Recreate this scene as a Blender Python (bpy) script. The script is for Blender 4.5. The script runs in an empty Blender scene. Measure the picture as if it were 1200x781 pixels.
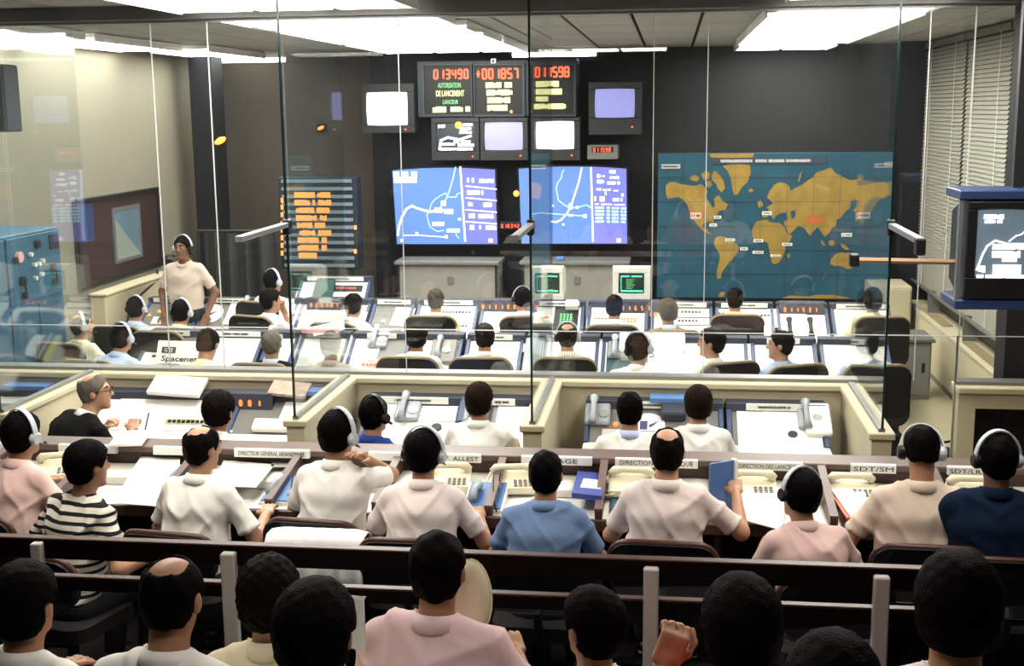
import bpy, bmesh, math, random
import numpy as np
from mathutils import Vector, Matrix, Euler

# ------------------------------------------------------------------ camera, world, exposure
SC = bpy.context.scene
COL = SC.collection
FPX, YAW, PITCH, ROLL = 1450.0, 7.35, 10.24, -0.6
CAMZ = 3.1
def cam_axes():
    ps, th, ro = [math.radians(a) for a in (YAW, PITCH, ROLL)]
    f = Vector((-math.sin(ps)*math.cos(th), math.cos(ps)*math.cos(th), -math.sin(th)))
    r = Vector((math.cos(ps), math.sin(ps), 0)); u = r.cross(f)
    return f, r*math.cos(ro)+u*math.sin(ro), u*math.cos(ro)-r*math.sin(ro)
CF, CR, CU = cam_axes()
cd = bpy.data.cameras.new('camera'); cam = bpy.data.objects.new('camera', cd); COL.objects.link(cam)
cd.sensor_width = 36; cd.lens = 36*FPX/1200; cd.clip_start = 0.05
M3 = Matrix((CR, CU, -CF)).transposed()
cam.matrix_world = Matrix.Translation((0, 0, CAMZ)) @ M3.to_4x4()
SC.camera = cam
w = bpy.data.worlds.new('world'); SC.world = w; w.use_nodes = True
w.node_tree.nodes['Background'].inputs[0].default_value = (0.5, 0.6, 0.8, 1)
w.node_tree.nodes['Background'].inputs[1].default_value = 0.004
SC.view_settings.view_transform = 'Standard'; SC.view_settings.look = 'None'
SC.view_settings.gamma = 1; SC.view_settings.use_curve_mapping = False
SC.view_settings.exposure = 0.7
SC.cycles.transparent_max_bounces = 32
SC.cycles.max_bounces = 6; SC.cycles.diffuse_bounces = 2
LAMP_HALL, LAMP_GALLERY = 10.0, 8.5        # strength of the ceiling lamps over the hall and over the gallery

def at(px, py, Y=None, Z=None, X=None):
    """a pixel of the 1200x781 photograph -> the place on its ray at a known depth, height or side"""
    d = CF + CR*((px-600)/FPX) - CU*((py-390.5)/FPX)
    t = Y/d.y if Y is not None else ((Z-CAMZ)/d.z if Z is not None else X/d.x)
    return Vector((0, 0, CAMZ)) + d*t

# ------------------------------------------------------------------ helpers
PI = math.pi
def R(a): return math.radians(a)
class MB:
    """collects simple solids; build() links them as one mesh object"""
    def __init__(s): s.v = []; s.f = []
    def add(s, vs, fs):
        o = len(s.v); s.v += [tuple(p) for p in vs]; s.f += [tuple(i+o for i in f) for f in fs]; return s
    def box(s, x0, x1, y0, y1, z0, z1, c=0.0):
        if c <= 0:
            v = [(x, y, z) for z in (z0, z1) for y in (y0, y1) for x in (x0, x1)]
            return s.add(v, [(0,2,3,1), (4,5,7,6), (0,1,5,4), (2,6,7,3), (0,4,6,2), (1,3,7,5)])
        c = min(c, (x1-x0)*.45, (y1-y0)*.45, (z1-z0)*.45)
        cx, cy, cz = (x0+x1)/2, (y0+y1)/2, (z0+z1)/2; hx, hy, hz = (x1-x0)/2, (y1-y0)/2, (z1-z0)/2
        v = []; idx = {}
        for sx in (-1, 1):
            for sy in (-1, 1):
                for sz in (-1, 1):
                    for k in range(3):
                        d = [hx-c, hy-c, hz-c]; d[k] = (hx, hy, hz)[k]
                        idx[(sx, sy, sz, k)] = len(v); v.append((cx+sx*d[0], cy+sy*d[1], cz+sz*d[2]))
        fs = []
        for k in range(3):
            a, b = (k+1) % 3, (k+2) % 3
            for sg in (-1, 1):
                q = []
                for (sa, sb) in ((-1,-1), (1,-1), (1,1), (-1,1)):
                    t = [0, 0, 0]; t[k] = sg; t[a] = sa; t[b] = sb; q.append(idx[(*t, k)])
                fs.append(tuple(q) if sg > 0 else tuple(reversed(q)))
            for sa in (-1, 1):
                for sb in (-1, 1):
                    t1 = [0,0,0]; t1[a] = sa; t1[b] = sb; t1[k] = -1; t2 = list(t1); t2[k] = 1
                    q = (idx[(*t1, a)], idx[(*t2, a)], idx[(*t2, b)], idx[(*t1, b)])
                    fs.append(q if sa*sb < 0 else tuple(reversed(q)))
        for sx in (-1, 1):
            for sy in (-1, 1):
                for sz in (-1, 1):
                    q = tuple(idx[(sx, sy, sz, k)] for k in range(3)); fs.append(q if sx*sy*sz > 0 else tuple(reversed(q)))
        return s.add(v, fs)
    def prism(s, pts, axis, a, b):
        """polygon extruded along an axis; pts are the two other coordinates in x,y,z order"""
        n = len(pts)
        def mk(p, t): q = list(p); q.insert(axis, t); return q
        v = [mk(p, a) for p in pts] + [mk(p, b) for p in pts]
        return s.add(v, [tuple(range(n-1, -1, -1)), tuple(range(n, 2*n))] + [(i, (i+1) % n, n+(i+1) % n, n+i) for i in range(n)])
    def tube(s, pts, r, n=8, caps=True):
        pts = [Vector(p) for p in pts]; rs = r if isinstance(r, (list, tuple)) else [r]*len(pts)
        o = len(s.v); prev = None; m = len(pts)
        for i, p in enumerate(pts):
            t = (pts[min(i+1, m-1)] - pts[max(i-1, 0)]).normalized()
            if prev is None:
                ref = Vector((0, 0, 1)) if abs(t.z) < .9 else Vector((1, 0, 0)); x = t.cross(ref).normalized()
            else:
                x = (prev - t*prev.dot(t)); x = x.normalized() if x.length > 1e-6 else t.orthogonal().normalized()
            prev = x; y = t.cross(x)
            for k in range(n):
                a = 2*PI*k/n; s.v.append(tuple(p + (x*math.cos(a) + y*math.sin(a))*rs[i]))
        for i in range(m-1):
            for k in range(n):
                a, b = o+i*n+k, o+i*n+(k+1) % n; s.f.append((a, b, b+n, a+n))
        if caps: s.f.append(tuple(o+k for k in range(n-1, -1, -1))); s.f.append(tuple(o+(m-1)*n+k for k in range(n)))
        return s
    def ball(s, c, r, n=10, m=7):
        r = r if isinstance(r, (list, tuple)) else (r, r, r); o = len(s.v)
        for i in range(1, m):
            th = PI*i/m
            for k in range(n):
                a = 2*PI*k/n; s.v.append((c[0]+r[0]*math.sin(th)*math.cos(a), c[1]+r[1]*math.sin(th)*math.sin(a), c[2]+r[2]*math.cos(th)))
        t, b = len(s.v), len(s.v)+1; s.v += [(c[0], c[1], c[2]+r[2]), (c[0], c[1], c[2]-r[2])]
        for i in range(m-2):
            for k in range(n): s.f.append((o+i*n+k, o+(i+1)*n+k, o+(i+1)*n+(k+1) % n, o+i*n+(k+1) % n))
        for k in range(n): s.f.append((t, o+k, o+(k+1) % n)); s.f.append((b, o+(m-2)*n+(k+1) % n, o+(m-2)*n+k))
        return s
    def rrect(s, x0, x1, z0, z1, y0, y1, r, n=4):
        """rounded plate in the xz plane, thick along y"""
        return s.prism(rr(x0, x1, z0, z1, r, n), 1, y0, y1)
    def xf(s, M, start=0):
        s.v[start:] = [tuple(M @ Vector(p)) for p in s.v[start:]]; return s
    def mesh(s, name):
        me = bpy.data.meshes.new(name); me.from_pydata(s.v, [], s.f); me.update()
        bm = bmesh.new(); bm.from_mesh(me); bmesh.ops.recalc_face_normals(bm, faces=bm.faces); bm.to_mesh(me); bm.free()
        return me
    def build(s, name, m, parent=None, loc=None, smooth=False, **kw):
        return ob(name, s.mesh(name), m, parent, loc, smooth, **kw)
def rr(x0, x1, z0, z1, r, n=4):
    pts = []
    for (cx, cz, a0) in ((x1-r, z1-r, 0), (x0+r, z1-r, 90), (x0+r, z0+r, 180), (x1-r, z0+r, 270)):
        for i in range(n+1): a = R(a0+90*i/n); pts.append((cx+r*math.cos(a), cz+r*math.sin(a)))
    return pts
def ob(name, me, m, parent=None, loc=None, smooth=False, rot=None, kind=None, label=None, cat=None, group=None):
    o = bpy.data.objects.new(name, me); COL.objects.link(o)
    if m is not None and not me.materials: me.materials.append(m)
    if smooth: me.polygons.foreach_set('use_smooth', [True]*len(me.polygons))
    if parent is not None: o.parent = parent
    if loc is not None: o.location = loc
    if rot is not None: o.rotation_euler = rot
    return tag(o, label, cat, group, kind)
def tag(o, label=None, cat=None, group=None, kind=None):
    if label: o['label'] = label
    if cat: o['category'] = cat
    if group: o['group'] = group
    if kind: o['kind'] = kind
    return o
def empty(name, loc, rz=0, label=None, cat=None, group=None, parent=None):
    o = bpy.data.objects.new(name, None); COL.objects.link(o); o.empty_display_size = .1
    o.location = loc; o.rotation_euler = (0, 0, rz)
    if parent is not None: o.parent = parent
    return tag(o, label, cat, group)
def copy_tree(o, parent=None, loc=None, rz=None, label=None, scale=None):
    kids = list(o.children); c = o.copy(); COL.objects.link(c)
    if parent is not None: c.parent = parent
    if loc is not None: c.location = loc
    if rz is not None: c.rotation_euler = (0, 0, rz)
    if scale is not None: c.scale = scale
    if label: c['label'] = label
    for k in kids: copy_tree(k, c)
    return c

# ------------------------------------------------------------------ materials
MATS = {}
def mat(name, col, rough=.6, metal=0, var=.08, scale=8, bump=0, bscale=60, emit=None, es=0, spec=.5, sheen=0):
    if name in MATS: return MATS[name]
    m = bpy.data.materials.new(name); m.use_nodes = True; nt = m.node_tree; N = nt.nodes; L = nt.links
    b = N['Principled BSDF']; b.inputs['Roughness'].default_value = rough; b.inputs['Metallic'].default_value = metal
    b.inputs['Specular IOR Level'].default_value = spec
    if sheen: b.inputs['Sheen Weight'].default_value = sheen
    tc = N.new('ShaderNodeTexCoord')
    if var > 0:
        no = N.new('ShaderNodeTexNoise'); no.inputs['Scale'].default_value = scale; no.inputs['Detail'].default_value = 4
        L.new(tc.outputs['Object'], no.inputs['Vector'])
        mx = N.new('ShaderNodeMix'); mx.data_type = 'RGBA'
        mx.inputs[6].default_value = (*[max(0, c*(1-var)) for c in col], 1); mx.inputs[7].default_value = (*[min(1, c*(1+var)) for c in col], 1)
        L.new(no.outputs['Fac'], mx.inputs[0]); L.new(mx.outputs[2], b.inputs['Base Color'])
    else: b.inputs['Base Color'].default_value = (*col, 1)
    if bump > 0:
        n2 = N.new('ShaderNodeTexNoise'); n2.inputs['Scale'].default_value = bscale; n2.inputs['Detail'].default_value = 3
        L.new(tc.outputs['Object'], n2.inputs['Vector'])
        bp = N.new('ShaderNodeBump'); bp.inputs['Strength'].default_value = bump; bp.inputs['Distance'].default_value = .01
        L.new(n2.outputs['Fac'], bp.inputs['Height']); L.new(bp.outputs['Normal'], b.inputs['Normal'])
    if emit:
        b.inputs['Emission Color'].default_value = (*emit, 1); b.inputs['Emission Strength'].default_value = es
    MATS[name] = m; return m
def glow(name, col, s):
    return mat(name, tuple(c*.4 for c in col), .5, var=0, emit=col, es=s)
def glass_mat():
    m = bpy.data.materials.new('dusty_glass'); m.use_nodes = True; nt = m.node_tree; N = nt.nodes; L = nt.links
    for n in list(N):
        if n.type != 'OUTPUT_MATERIAL': N.remove(n)
    out = N['Material Output']
    tr = N.new('ShaderNodeBsdfTransparent'); tr.inputs[0].default_value = (.955, .975, .97, 1)
    gl = N.new('ShaderNodeBsdfGlossy'); gl.inputs['Roughness'].default_value = .0; gl.inputs[0].default_value = (1, 1, 1, 1)
    lw = N.new('ShaderNodeLayerWeight'); lw.inputs[0].default_value = .5
    pw = N.new('ShaderNodeMath'); pw.operation = 'POWER'; pw.inputs[1].default_value = 5
    ma = N.new('ShaderNodeMath'); ma.operation = 'MULTIPLY_ADD'; ma.inputs[1].default_value = .6; ma.inputs[2].default_value = .045
    L.new(lw.outputs['Facing'], pw.inputs[0]); L.new(pw.outputs[0], ma.inputs[0])
    m1 = N.new('ShaderNodeMixShader'); L.new(ma.outputs[0], m1.inputs[0]); L.new(tr.outputs[0], m1.inputs[1]); L.new(gl.outputs[0], m1.inputs[2])
    df = N.new('ShaderNodeBsdfDiffuse'); df.inputs[0].default_value = (.75, .8, .85, 1)
    tc = N.new('ShaderNodeTexCoord'); no = N.new('ShaderNodeTexNoise'); no.inputs['Scale'].default_value = 1.3; no.inputs['Detail'].default_value = 5
    L.new(tc.outputs['Object'], no.inputs['Vector'])
    d2 = N.new('ShaderNodeMath'); d2.operation = 'MULTIPLY'; d2.inputs[1].default_value = .009; L.new(no.outputs['Fac'], d2.inputs[0])
    m2 = N.new('ShaderNodeMixShader'); L.new(d2.outputs[0], m2.inputs[0]); L.new(m1.outputs[0], m2.inputs[1]); L.new(df.outputs[0], m2.inputs[2])
    L.new(m2.outputs[0], out.inputs['Surface'])
    return m
GLASS = glass_mat()
CREAM = mat('cream_paint', (.52, .46, .31), .55, var=.06, scale=5, bump=.05)
CREAM_D = mat('tan_laminate', (.42, .33, .20), .5, var=.08)
WALL = mat('beige_wall', (.21, .195, .145), .8, var=.06, scale=2, bump=.08, bscale=120)
DARKWALL = mat('dark_brown_wall', (.07, .058, .045), .85, var=.18, scale=3, bump=.1)
BLACKWALL = mat('black_panel', (.006, .0065, .009), .7, var=.2, spec=.2)
CEIL = mat('ceiling_tile_grey', (.36, .35, .325), .9, var=.08, scale=30, bump=.15, bscale=150)
CEILB = mat('ceiling_void', (.01, .01, .01), .9)
FLOOR = mat('beige_vinyl_floor', (.40, .35, .22), .35, var=.12, scale=3, bump=.02)
CARPET = mat('dark_carpet', (.003, .0025, .0025), .95, var=.3, scale=60, bump=.3)
STEEL = mat('grey_metal', (.28, .28, .275), .38, .7, var=.06)
DKMETAL = mat('dark_metal', (.008, .008, .010), .5, 0, var=.1)
WHITE = mat('white_paint', (.82, .82, .78), .45, var=.03)
OFFWHITE = mat('off_white_laminate', (.74, .72, .66), .42, var=.04)
GREYPAN = mat('grey_panel', (.14, .14, .13), .5, var=.08)
BLUEFR = mat('blue_frame', (.03, .055, .13), .5, var=.1)
SLATE = mat('slate_blue_hood', (.03, .036, .058), .5, var=.1)
NAVY = mat('navy_box', (.012, .03, .11), .5, var=.1)
BLUEBOOK = mat('blue_cover', (.07, .17, .42), .5, var=.1)
TEALCAB = mat('teal_blue_cabinet', (.016, .095, .17), .5, var=.12, scale=4)
PAPER = mat('white_paper', (.86, .85, .80), .7, var=.03)
PAPERG = mat('grey_paper', (.50, .50, .48), .8, var=.25, scale=40)
PAPERY = mat('yellow_paper', (.80, .78, .30), .7, var=.05)
PINKP = mat('pink_paper', (.80, .42, .38), .7, var=.1)
REDF = mat('red_folder', (.70, .12, .06), .5, var=.08)
BLACKP = mat('black_plastic', (.006, .006, .007), .45, var=.15, spec=.3)
BLACKF = mat('black_fabric', (.004, .004, .005), .9, var=.2, bump=.1, bscale=300)
TANEDGE = mat('tan_chair_shell', (.22, .16, .08), .55, var=.15)
DKWOOD = mat('dark_wood', (.005, .0025, .002), .6, var=.3, scale=14, spec=.1)
WOODTOP = mat('red_brown_wood', (.05, .016, .010), .4, var=.3, scale=14, spec=.3)
CREAMPH = mat('cream_phone', (.74, .68, .50), .4, var=.04)
GREYPH = mat('grey_phone', (.30, .33, .36), .42, var=.08)
INK = mat('black_ink', (.02, .02, .025), .7, var=0)
ORANGE = glow('orange_glow', (1.0, .20, .03), 1.3)
REDSEG = glow('red_segment', (1.0, .09, .03), 2.0)
GREENT = glow('green_text', (.20, .65, .25), .5)
YELT = glow('yellow_text', (1.0, .95, .38), .85)
AMBER = glow('amber_text', (1.0, .31, .06), 1.25)
CYANT = glow('cyan_text', (.15, .9, .55), .8)
WHITET = glow('white_trace', (.95, .98, 1.0), 1.1)
PALEBLUET = glow('pale_blue_trace', (.50, .80, 1.0), .8)
TUBE = glow('lamp_hall_diffuser', (1.0, .96, .88), LAMP_HALL)
TUBEG = glow('lamp_gallery_diffuser', (1.0, .93, .82), LAMP_GALLERY)

TXT = {}
def text(s, size, m, parent, loc, rot=(PI/2, 0, 0), name='lettering', width=None, bold=.0):
    """flat lettering as thin mesh, centred on loc; width squeezes it to a given length"""
    key = (s, round(size, 4), width, bold, m.name)
    if key not in TXT:
        cu = bpy.data.curves.new('txt', 'FONT'); cu.body = s; cu.size = size; cu.extrude = .0006; cu.offset = bold
        cu.resolution_u = 2; o = bpy.data.objects.new('txt', cu); COL.objects.link(o)
        dg = bpy.context.evaluated_depsgraph_get(); me = bpy.data.meshes.new_from_object(o.evaluated_get(dg))
        bpy.data.objects.remove(o); bpy.data.curves.remove(cu); me.name = 'lettering'
        n = len(me.vertices); a = np.empty(n*3); me.vertices.foreach_get('co', a); a = a.reshape(-1, 3)
        if n:
            lo, hi = a.min(0), a.max(0); a[:, :2] -= (lo+hi)[:2]/2
            if width: a[:, 0] *= width/(hi-lo)[0]
            me.vertices.foreach_set('co', a.ravel())
        me.materials.clear(); me.materials.append(m); TXT[key] = me
    o = bpy.data.objects.new(name, TXT[key]); COL.objects.link(o); o.parent = parent; o.location = loc; o.rotation_euler = rot
    return o
SEG = {'0':'abcdef','1':'bc','2':'abged','3':'abgcd','4':'fgbc','5':'afgcd','6':'afgedc','7':'abc','8':'abcdefg','9':'abcdfg','+':'gpq'}
def seven(mb, s, x0, z0, h, pitch, y, th=None):
    """seven-segment digits as small bars standing in the xz plane at y (front towards -y)"""
    wd = h*.5; t = th or h*.13; hh = h/2
    for i, ch in enumerate(s):
        x = x0+i*pitch
        for g in SEG.get(ch, ''):
            b = {'a':(x+t/2,x+wd-t/2,z0+h-t,z0+h), 'd':(x+t/2,x+wd-t/2,z0,z0+t), 'g':(x+t/2,x+wd-t/2,z0+hh-t/2,z0+hh+t/2),
                 'b':(x+wd-t,x+wd,z0+hh,z0+h-t/2), 'c':(x+wd-t,x+wd,z0+t/2,z0+hh), 'f':(x,x+t,z0+hh,z0+h-t/2), 'e':(x,x+t,z0+t/2,z0+hh),
                 'p':(x+wd/2-t/2,x+wd/2+t/2,z0+hh,z0+h*.8), 'q':(x+wd/2-t/2,x+wd/2+t/2,z0+h*.2,z0+hh)}[g]
            mb.box(b[0], b[1], y-.004, y, b[2], b[3])
def blocks(mb, x0, x1, z0, z1, y, rng, gap=.12):
    """a line of characters too small to read: close-set little blocks of uneven height"""
    h = z1-z0; cw = h*.5; x = x0
    while x < x1-cw*.6:
        if rng.random() > .04:
            a, b = (0, 1) if rng.random() < .75 else (rng.choice([0, .12]), rng.choice([.85, 1]))
            mb.box(x, min(x+cw*(1-gap), x1), y-.003, y, z0+h*a, z0+h*b)
        x += cw
def stroke(mb, pts, wd, y, y2=None):
    """a drawn line as a thin flat ribbon of bars in the xz plane"""
    for (a, b) in zip(pts[:-1], pts[1:]):
        d = Vector((b[0]-a[0], b[1]-a[1])); 
        if d.length < 1e-6: continue
        t = d.normalized(); n = Vector((-t.y, t.x))*wd/2; e = t*wd*.35
        q = [(a[0]-e.x+n.x, a[1]-e.y+n.y), (b[0]+e.x+n.x, b[1]+e.y+n.y), (b[0]+e.x-n.x, b[1]+e.y-n.y), (a[0]-e.x-n.x, a[1]-e.y-n.y)]
        mb.prism(q, 1, y-.003, y2 if y2 is not None else y)

# ------------------------------------------------------------------ the room
XL, XR, YB, ZC, YG = -6.35, 3.25, 17.0, 3.88, -2.6
ZA, ZG = 0.20, 0.62                         # floor of the front desk row, floor of the visitors' gallery
def struct(name, mb, m, **kw):
    return mb.build(name, m, kind='structure', **kw)
struct('floor', MB().box(XL-.3, XR+.3, 7.3, YB+.3, -.12, 0), FLOOR)
struct('floor_platform', MB().box(XL-.3, XR+.3, 4.25, 7.3, -.12, ZA), CARPET)
struct('floor_gallery', MB().box(XL-.3, XR+.3, YG-.2, 4.25, -.12, ZG).box(XL-.3, XR+.3, YG-.2, 2.35, ZG, ZG+.35), CARPET)
struct('wall_left', MB().box(XL-.2, XL, YG, YB, 0, ZC+.4), WALL)
struct('wall_back', MB().box(XL-.2, XR+.2, YB, YB+.2, 0, ZC+.4), DARKWALL)
struct('wall_gallery', MB().box(XL-.2, XR+.2, YG-.2, YG, 0, ZC+.4), DARKWALL)
# right wall: piers and beams around a run of windows that lie behind the blinds
wr = struct('wall_right', MB().box(XR, XR+.2, YG, YB, 0, .86).box(XR, XR+.2, YG, YB, 3.6, ZC+.4).box(XR, XR+.2, YG, 8.6, .86, 3.6)
            .box(XR, XR+.2, 16.2, YB, .86, 3.6).box(XR, XR+.2, 11.35, 11.55, .86, 3.6).box(XR, XR+.2, 13.85, 14.05, .86, 3.6), DARKWALL)
NIGHT = mat('night_window_glass', (.01, .012, .016), .08, var=0)
for i, (a, b) in enumerate(((8.6, 11.35), (11.55, 13.85), (14.05, 16.2))):
    wn = struct('window_%d' % (i+2), MB().box(XR+.06, XR+.1, a, b, .86, .92).box(XR+.06, XR+.1, a, b, 3.54, 3.6).box(XR+.06, XR+.1, a, a+.05, .86, 3.6)
                .box(XR+.06, XR+.1, b-.05, b, .86, 3.6), DKMETAL)
    MB().box(XR+.075, XR+.085, a+.05, b-.05, .92, 3.54).build('pane', NIGHT, wn)
# ceiling: a dark void above, tiles hung below with open joints
ce = struct('ceiling', MB().box(XL-.2, XR+.2, YG, YB, ZC+.03, ZC+.25), CEILB)
tile = MB().box(-.285, .285, -.595, .595, 0, .02, .006).mesh('ceiling_tile'); tile.materials.append(CEIL)
nx, ny = 16, 16
for i in range(nx):
    for j in range(ny):
        o = ob('ceiling_tile', tile, None, ce, (XL+.3+i*.6, YG+.62+j*1.225, ZC)) 
struct('trim_1', MB().box(XL, XR, 8.93, 9.17, ZC-.10, ZC-.002), GREYPAN)      # head channel of the glass screen
struct('trim_2', MB().box(XL, XR, 6.55, 6.75, ZC-.06, ZC-.002), GREYPAN)

# ceiling lamps: shallow trays with a glowing diffuser
def lamp(x, y, wd, ln, label, hall=True, z=ZC, grp='ceiling lamps'):
    t = empty('ceiling_lamp', (x, y, z-.002), 0, label, 'lamp', grp)
    MB().box(-wd/2, wd/2, -ln/2, ln/2, -.05, 0, .01).build('housing', WHITE, t)
    nb = max(1, round(wd/.6)); bw = wd/nb
    for k in range(nb):
        MB().box(-wd/2+k*bw+.02, -wd/2+(k+1)*bw-.02, -ln/2+.03, ln/2-.03, -.075, -.045, .012).build('diffuser', TUBE if hall else TUBEG, t)
    for sx in (-1, 1):
        MB().box(sx*(wd/2-.01)-.01, sx*(wd/2-.01)+.01, -ln/2, ln/2, -.085, -.045).build('side_rail', WHITE, t)
A, B, Cx = -2.63, 1.34, -5.92
lamp(A, 8.0, 1.74, 1.5, 'big white ceiling lamp bank over the desks at the top edge, nearest the viewer', grp='big lamp bank left of centre')
lamp(A, 9.75, 1.74, 1.0, 'short ceiling lamp just beyond the head of the glass screen', grp='big lamp bank left of centre')
lamp(A, 12.0, 1.74, 2.2, 'long white ceiling lamp left of centre over the second last console row', grp='big lamp bank left of centre')
lamp(A, 14.4, 1.74, 2.2, 'long white ceiling lamp left of centre before the status board', grp='big lamp bank left of centre')
lamp(B, 7.9, 1.2, 1.7, 'white ceiling lamp at the top edge right of centre', grp='lamp bank right of centre')
lamp(B, 11.3, 1.24, 2.2, 'wide bright ceiling lamp over the right half of the hall, nearer one', grp='lamp bank right of centre')
lamp(B, 13.6, 1.24, 2.2, 'wide bright ceiling lamp over the right half of the hall, farther one', grp='lamp bank right of centre')
lamp(B, 15.7, 1.15, 1.1, 'short ceiling lamp close above the world map', grp='lamp bank right of centre')
lamp(Cx, 10.4, .74, 2.2, 'narrow ceiling lamp along the left wall above the blue cabinet', grp='lamps along the left wall')
lamp(Cx, 12.8, .74, 2.2, 'narrow ceiling lamp along the left wall above the framed picture', grp='lamps along the left wall')
lamp(Cx+.25, 15.1, .74, 2.0, 'narrow ceiling lamp at the far left corner', grp='lamps along the left wall')
for y in (5.4,): 
    lamp(A, y, 1.74, 1.6, 'ceiling lamp over the front desk row, left', False, grp='gallery lamps'); lamp(B, y, 1.2, 1.6, 'ceiling lamp over the front desk row, right', False, grp='gallery lamps')
lamp(-.65, 2.3, 1.2, .5, 'ceiling lamp over the visitors in the gallery', False, grp='gallery lamps')
def strip(x0, x1, y, label):
    t = empty('strip_lamp', ((x0+x1)/2, y, ZC-.08), 0, label, 'lamp', 'strip lamps at the far wall'); h = (x1-x0)/2
    MB().box(-h, h, -.05, .05, .03, .075).build('housing', WHITE, t)
    MB().tube([(-h+.03, 0, .0), (h-.03, 0, .0)], .03, 10).build('tube', TUBE, t)
strip(-6.2, -5.2, 16.7, 'thin strip lamp at the far left corner under the ceiling')
strip(-2.1, -.95, 16.4, 'thin strip lamp above the digital clock board')

# ---- parapet with glass screen: one back run and four wings towards the viewer
YP, ZP, YW = 9.05, 1.12, 7.62
WX = [-4.47, -2.42, -.86, 1.31]
def parapet(name, x0, x1, y0, y1, along):
    """a low wall: cream body, cream cap and a grey channel that holds the glass"""
    p = struct(name, MB().box(x0, x1, y0, y1, 0, ZP-.05), CREAM)
    if along == 'x':
        MB().box(x0-.01, x1+.01, y0-.03, y1+.03, ZP-.05, ZP-.004, .008).build('cap', CREAM, p)
        MB().box(x0, x1, YP-.02, y1+.03, ZP-.004, ZP+.02).build('channel', STEEL, p)
    else:
        MB().box(x0-.02, x1+.02, y0-.02, y1, ZP-.05, ZP-.004, .008).build('cap', CREAM, p)
        xm = (x0+x1)/2; MB().box(xm-.02, xm+.02, y0+.01, y1, ZP-.004, ZP+.02).build('channel', STEEL, p)
    return p
parapet('wall_parapet', XL, WX[3]+.06, YP-.09, YP+.09, 'x')
for i, x in enumerate(WX): parapet('wall_wing', x-.06, x+.06, YW, YP-.09, 'y')
p = struct('wall_parapet', MB().box(2.06, XR, YP-.09, YP+.09, .96, ZP-.05).box(2.06, 2.18, YP-.09, YP+.09, 0, .96), CREAM)      # open bay at the right
MB().box(2.05, XR, YP-.12, YP+.12, ZP-.05, ZP-.004, .008).build('cap', CREAM, p); MB().box(2.06, XR, YP-.02, YP+.12, ZP-.004, ZP+.02).build('channel', STEEL, p)
SEAM = mat('white_silicone_seam', (.55, .54, .52), .5, var=.05)
EDGE = mat('dark_glass_edge', (.008, .02, .02), .15, var=0)
gl = struct('window_1', MB().box(XL, XR, YP-.012, YP+.012, ZC-.12, ZC-.10), STEEL)
joints = [XL, -4.47, -3.86, -3.42, -2.42, -1.98, -.86, -.13, .25, 1.31, 1.76, 2.06, XR]
ZJ = 1.47
for a, b in zip(joints[:-1], joints[1:]):
    for (z0, z1) in ((ZP+.02, ZJ-.002), (ZJ+.002, ZC-.10)):
        if a == 1.31 or a == 1.76:
            z0 = .02 if z0 < ZJ else z0
        MB().box(a+.003, b-.003, YP-.005, YP+.005, z0, z1).build('pane', GLASS, gl)
for x in joints[1:-1]:
    if x in WX: continue
    MB().box(x-.003, x+.003, YP-.006, YP+.006, ZP+.02, ZC-.10).build('seam', SEAM, gl)
MB().box(XL, XR, YP-.006, YP+.006, ZJ-.003, ZJ+.003).build('seam', SEAM, gl)
MB().box(2.045, 2.055, YP-.008, YP+.008, 0, ZJ).build('seam', STEEL, gl)
for i, x in enumerate(WX):
    g = struct('window_%d' % (i+5), MB().box(x-.007, x+.007, YW-.006, YW+.008, ZP+.02, ZC-.002), EDGE)
    MB().box(x-.005, x+.005, YW+.01, YP-.01, ZP+.02, ZC-.002).build('pane', GLASS, g)

# stay bars with black clamps at the free edges of the glass wings
for i, (x, L) in enumerate(((WX[1], .9), (WX[2], .8), (WX[3], .9))):
    t = empty('stay_bar', (x, YW, 2.39), 0, ['grey stay bar with black clamp on the glass edge before the amber status board', 'grey stay bar with black clamp on the glass edge between the two big screens',
              'grey stay bar with black clamp on the glass edge beside the world map'][i], 'bracket', 'stay bars on the glass wings')
    MB().box(-.022, .022, -L, .02, -.012, .022, .004).build('bar', STEEL, t)
    MB().box(-.022, .022, -.035, .05, -.06, .04, .008).build('clamp', BLACKP, t)
    if i == 2: MB().box(-.025, .025, -L-.02, -L+.06, -.07, .02, .008).build('clamp', BLACKP, t)

# blinds: three venetian blinds hung before the windows
SLAT = mat('blind_slat', (.27, .26, .21), .5, var=.08)
SLATD = mat('blind_rail_shaded', (.18, .17, .14), .55, var=.08)  # slat colour with the shade put in, worn by the rails
XV = 3.12
for i, (a, b, ang, m, lab) in enumerate(((8.7, 10.75, 50, SLAT, 'venetian blind with open slats behind the hanging monitor'), (10.8, 12.15, 68, SLAT, 'pale venetian blind half covered by the hanging monitor'),
                                    (12.2, 14.0, 62, SLAT, 'grey venetian blind left of the thin black gap'), (14.05, 16.2, 62, SLAT, 'grey venetian blind nearest the world map'))):
    t = empty('venetian_blind', (XV, (a+b)/2, .86), 0, lab, 'blind', 'window blinds on the right wall'); h = (b-a)/2
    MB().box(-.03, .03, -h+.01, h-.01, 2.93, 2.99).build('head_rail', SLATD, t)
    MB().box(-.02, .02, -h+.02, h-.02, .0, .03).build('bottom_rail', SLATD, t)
    mb = MB(); n = 64; c, s_ = math.cos(R(ang))*.024, math.sin(R(ang))*.024
    for k in range(n):
        z = .06+k*(2.87/n)
        mb.add([(-c, -h+.02, z-s_), (c, -h+.02, z+s_), (c, h-.02, z+s_), (-c, h-.02, z-s_)], [(0, 1, 2, 3)])
    mb.build('slats', m, t, kind='stuff')
    for q in (-.6, .6): MB().box(-.026, -.022, q*h-.004, q*h+.004, .02, 2.95).build('cord', WHITE, t)
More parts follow.
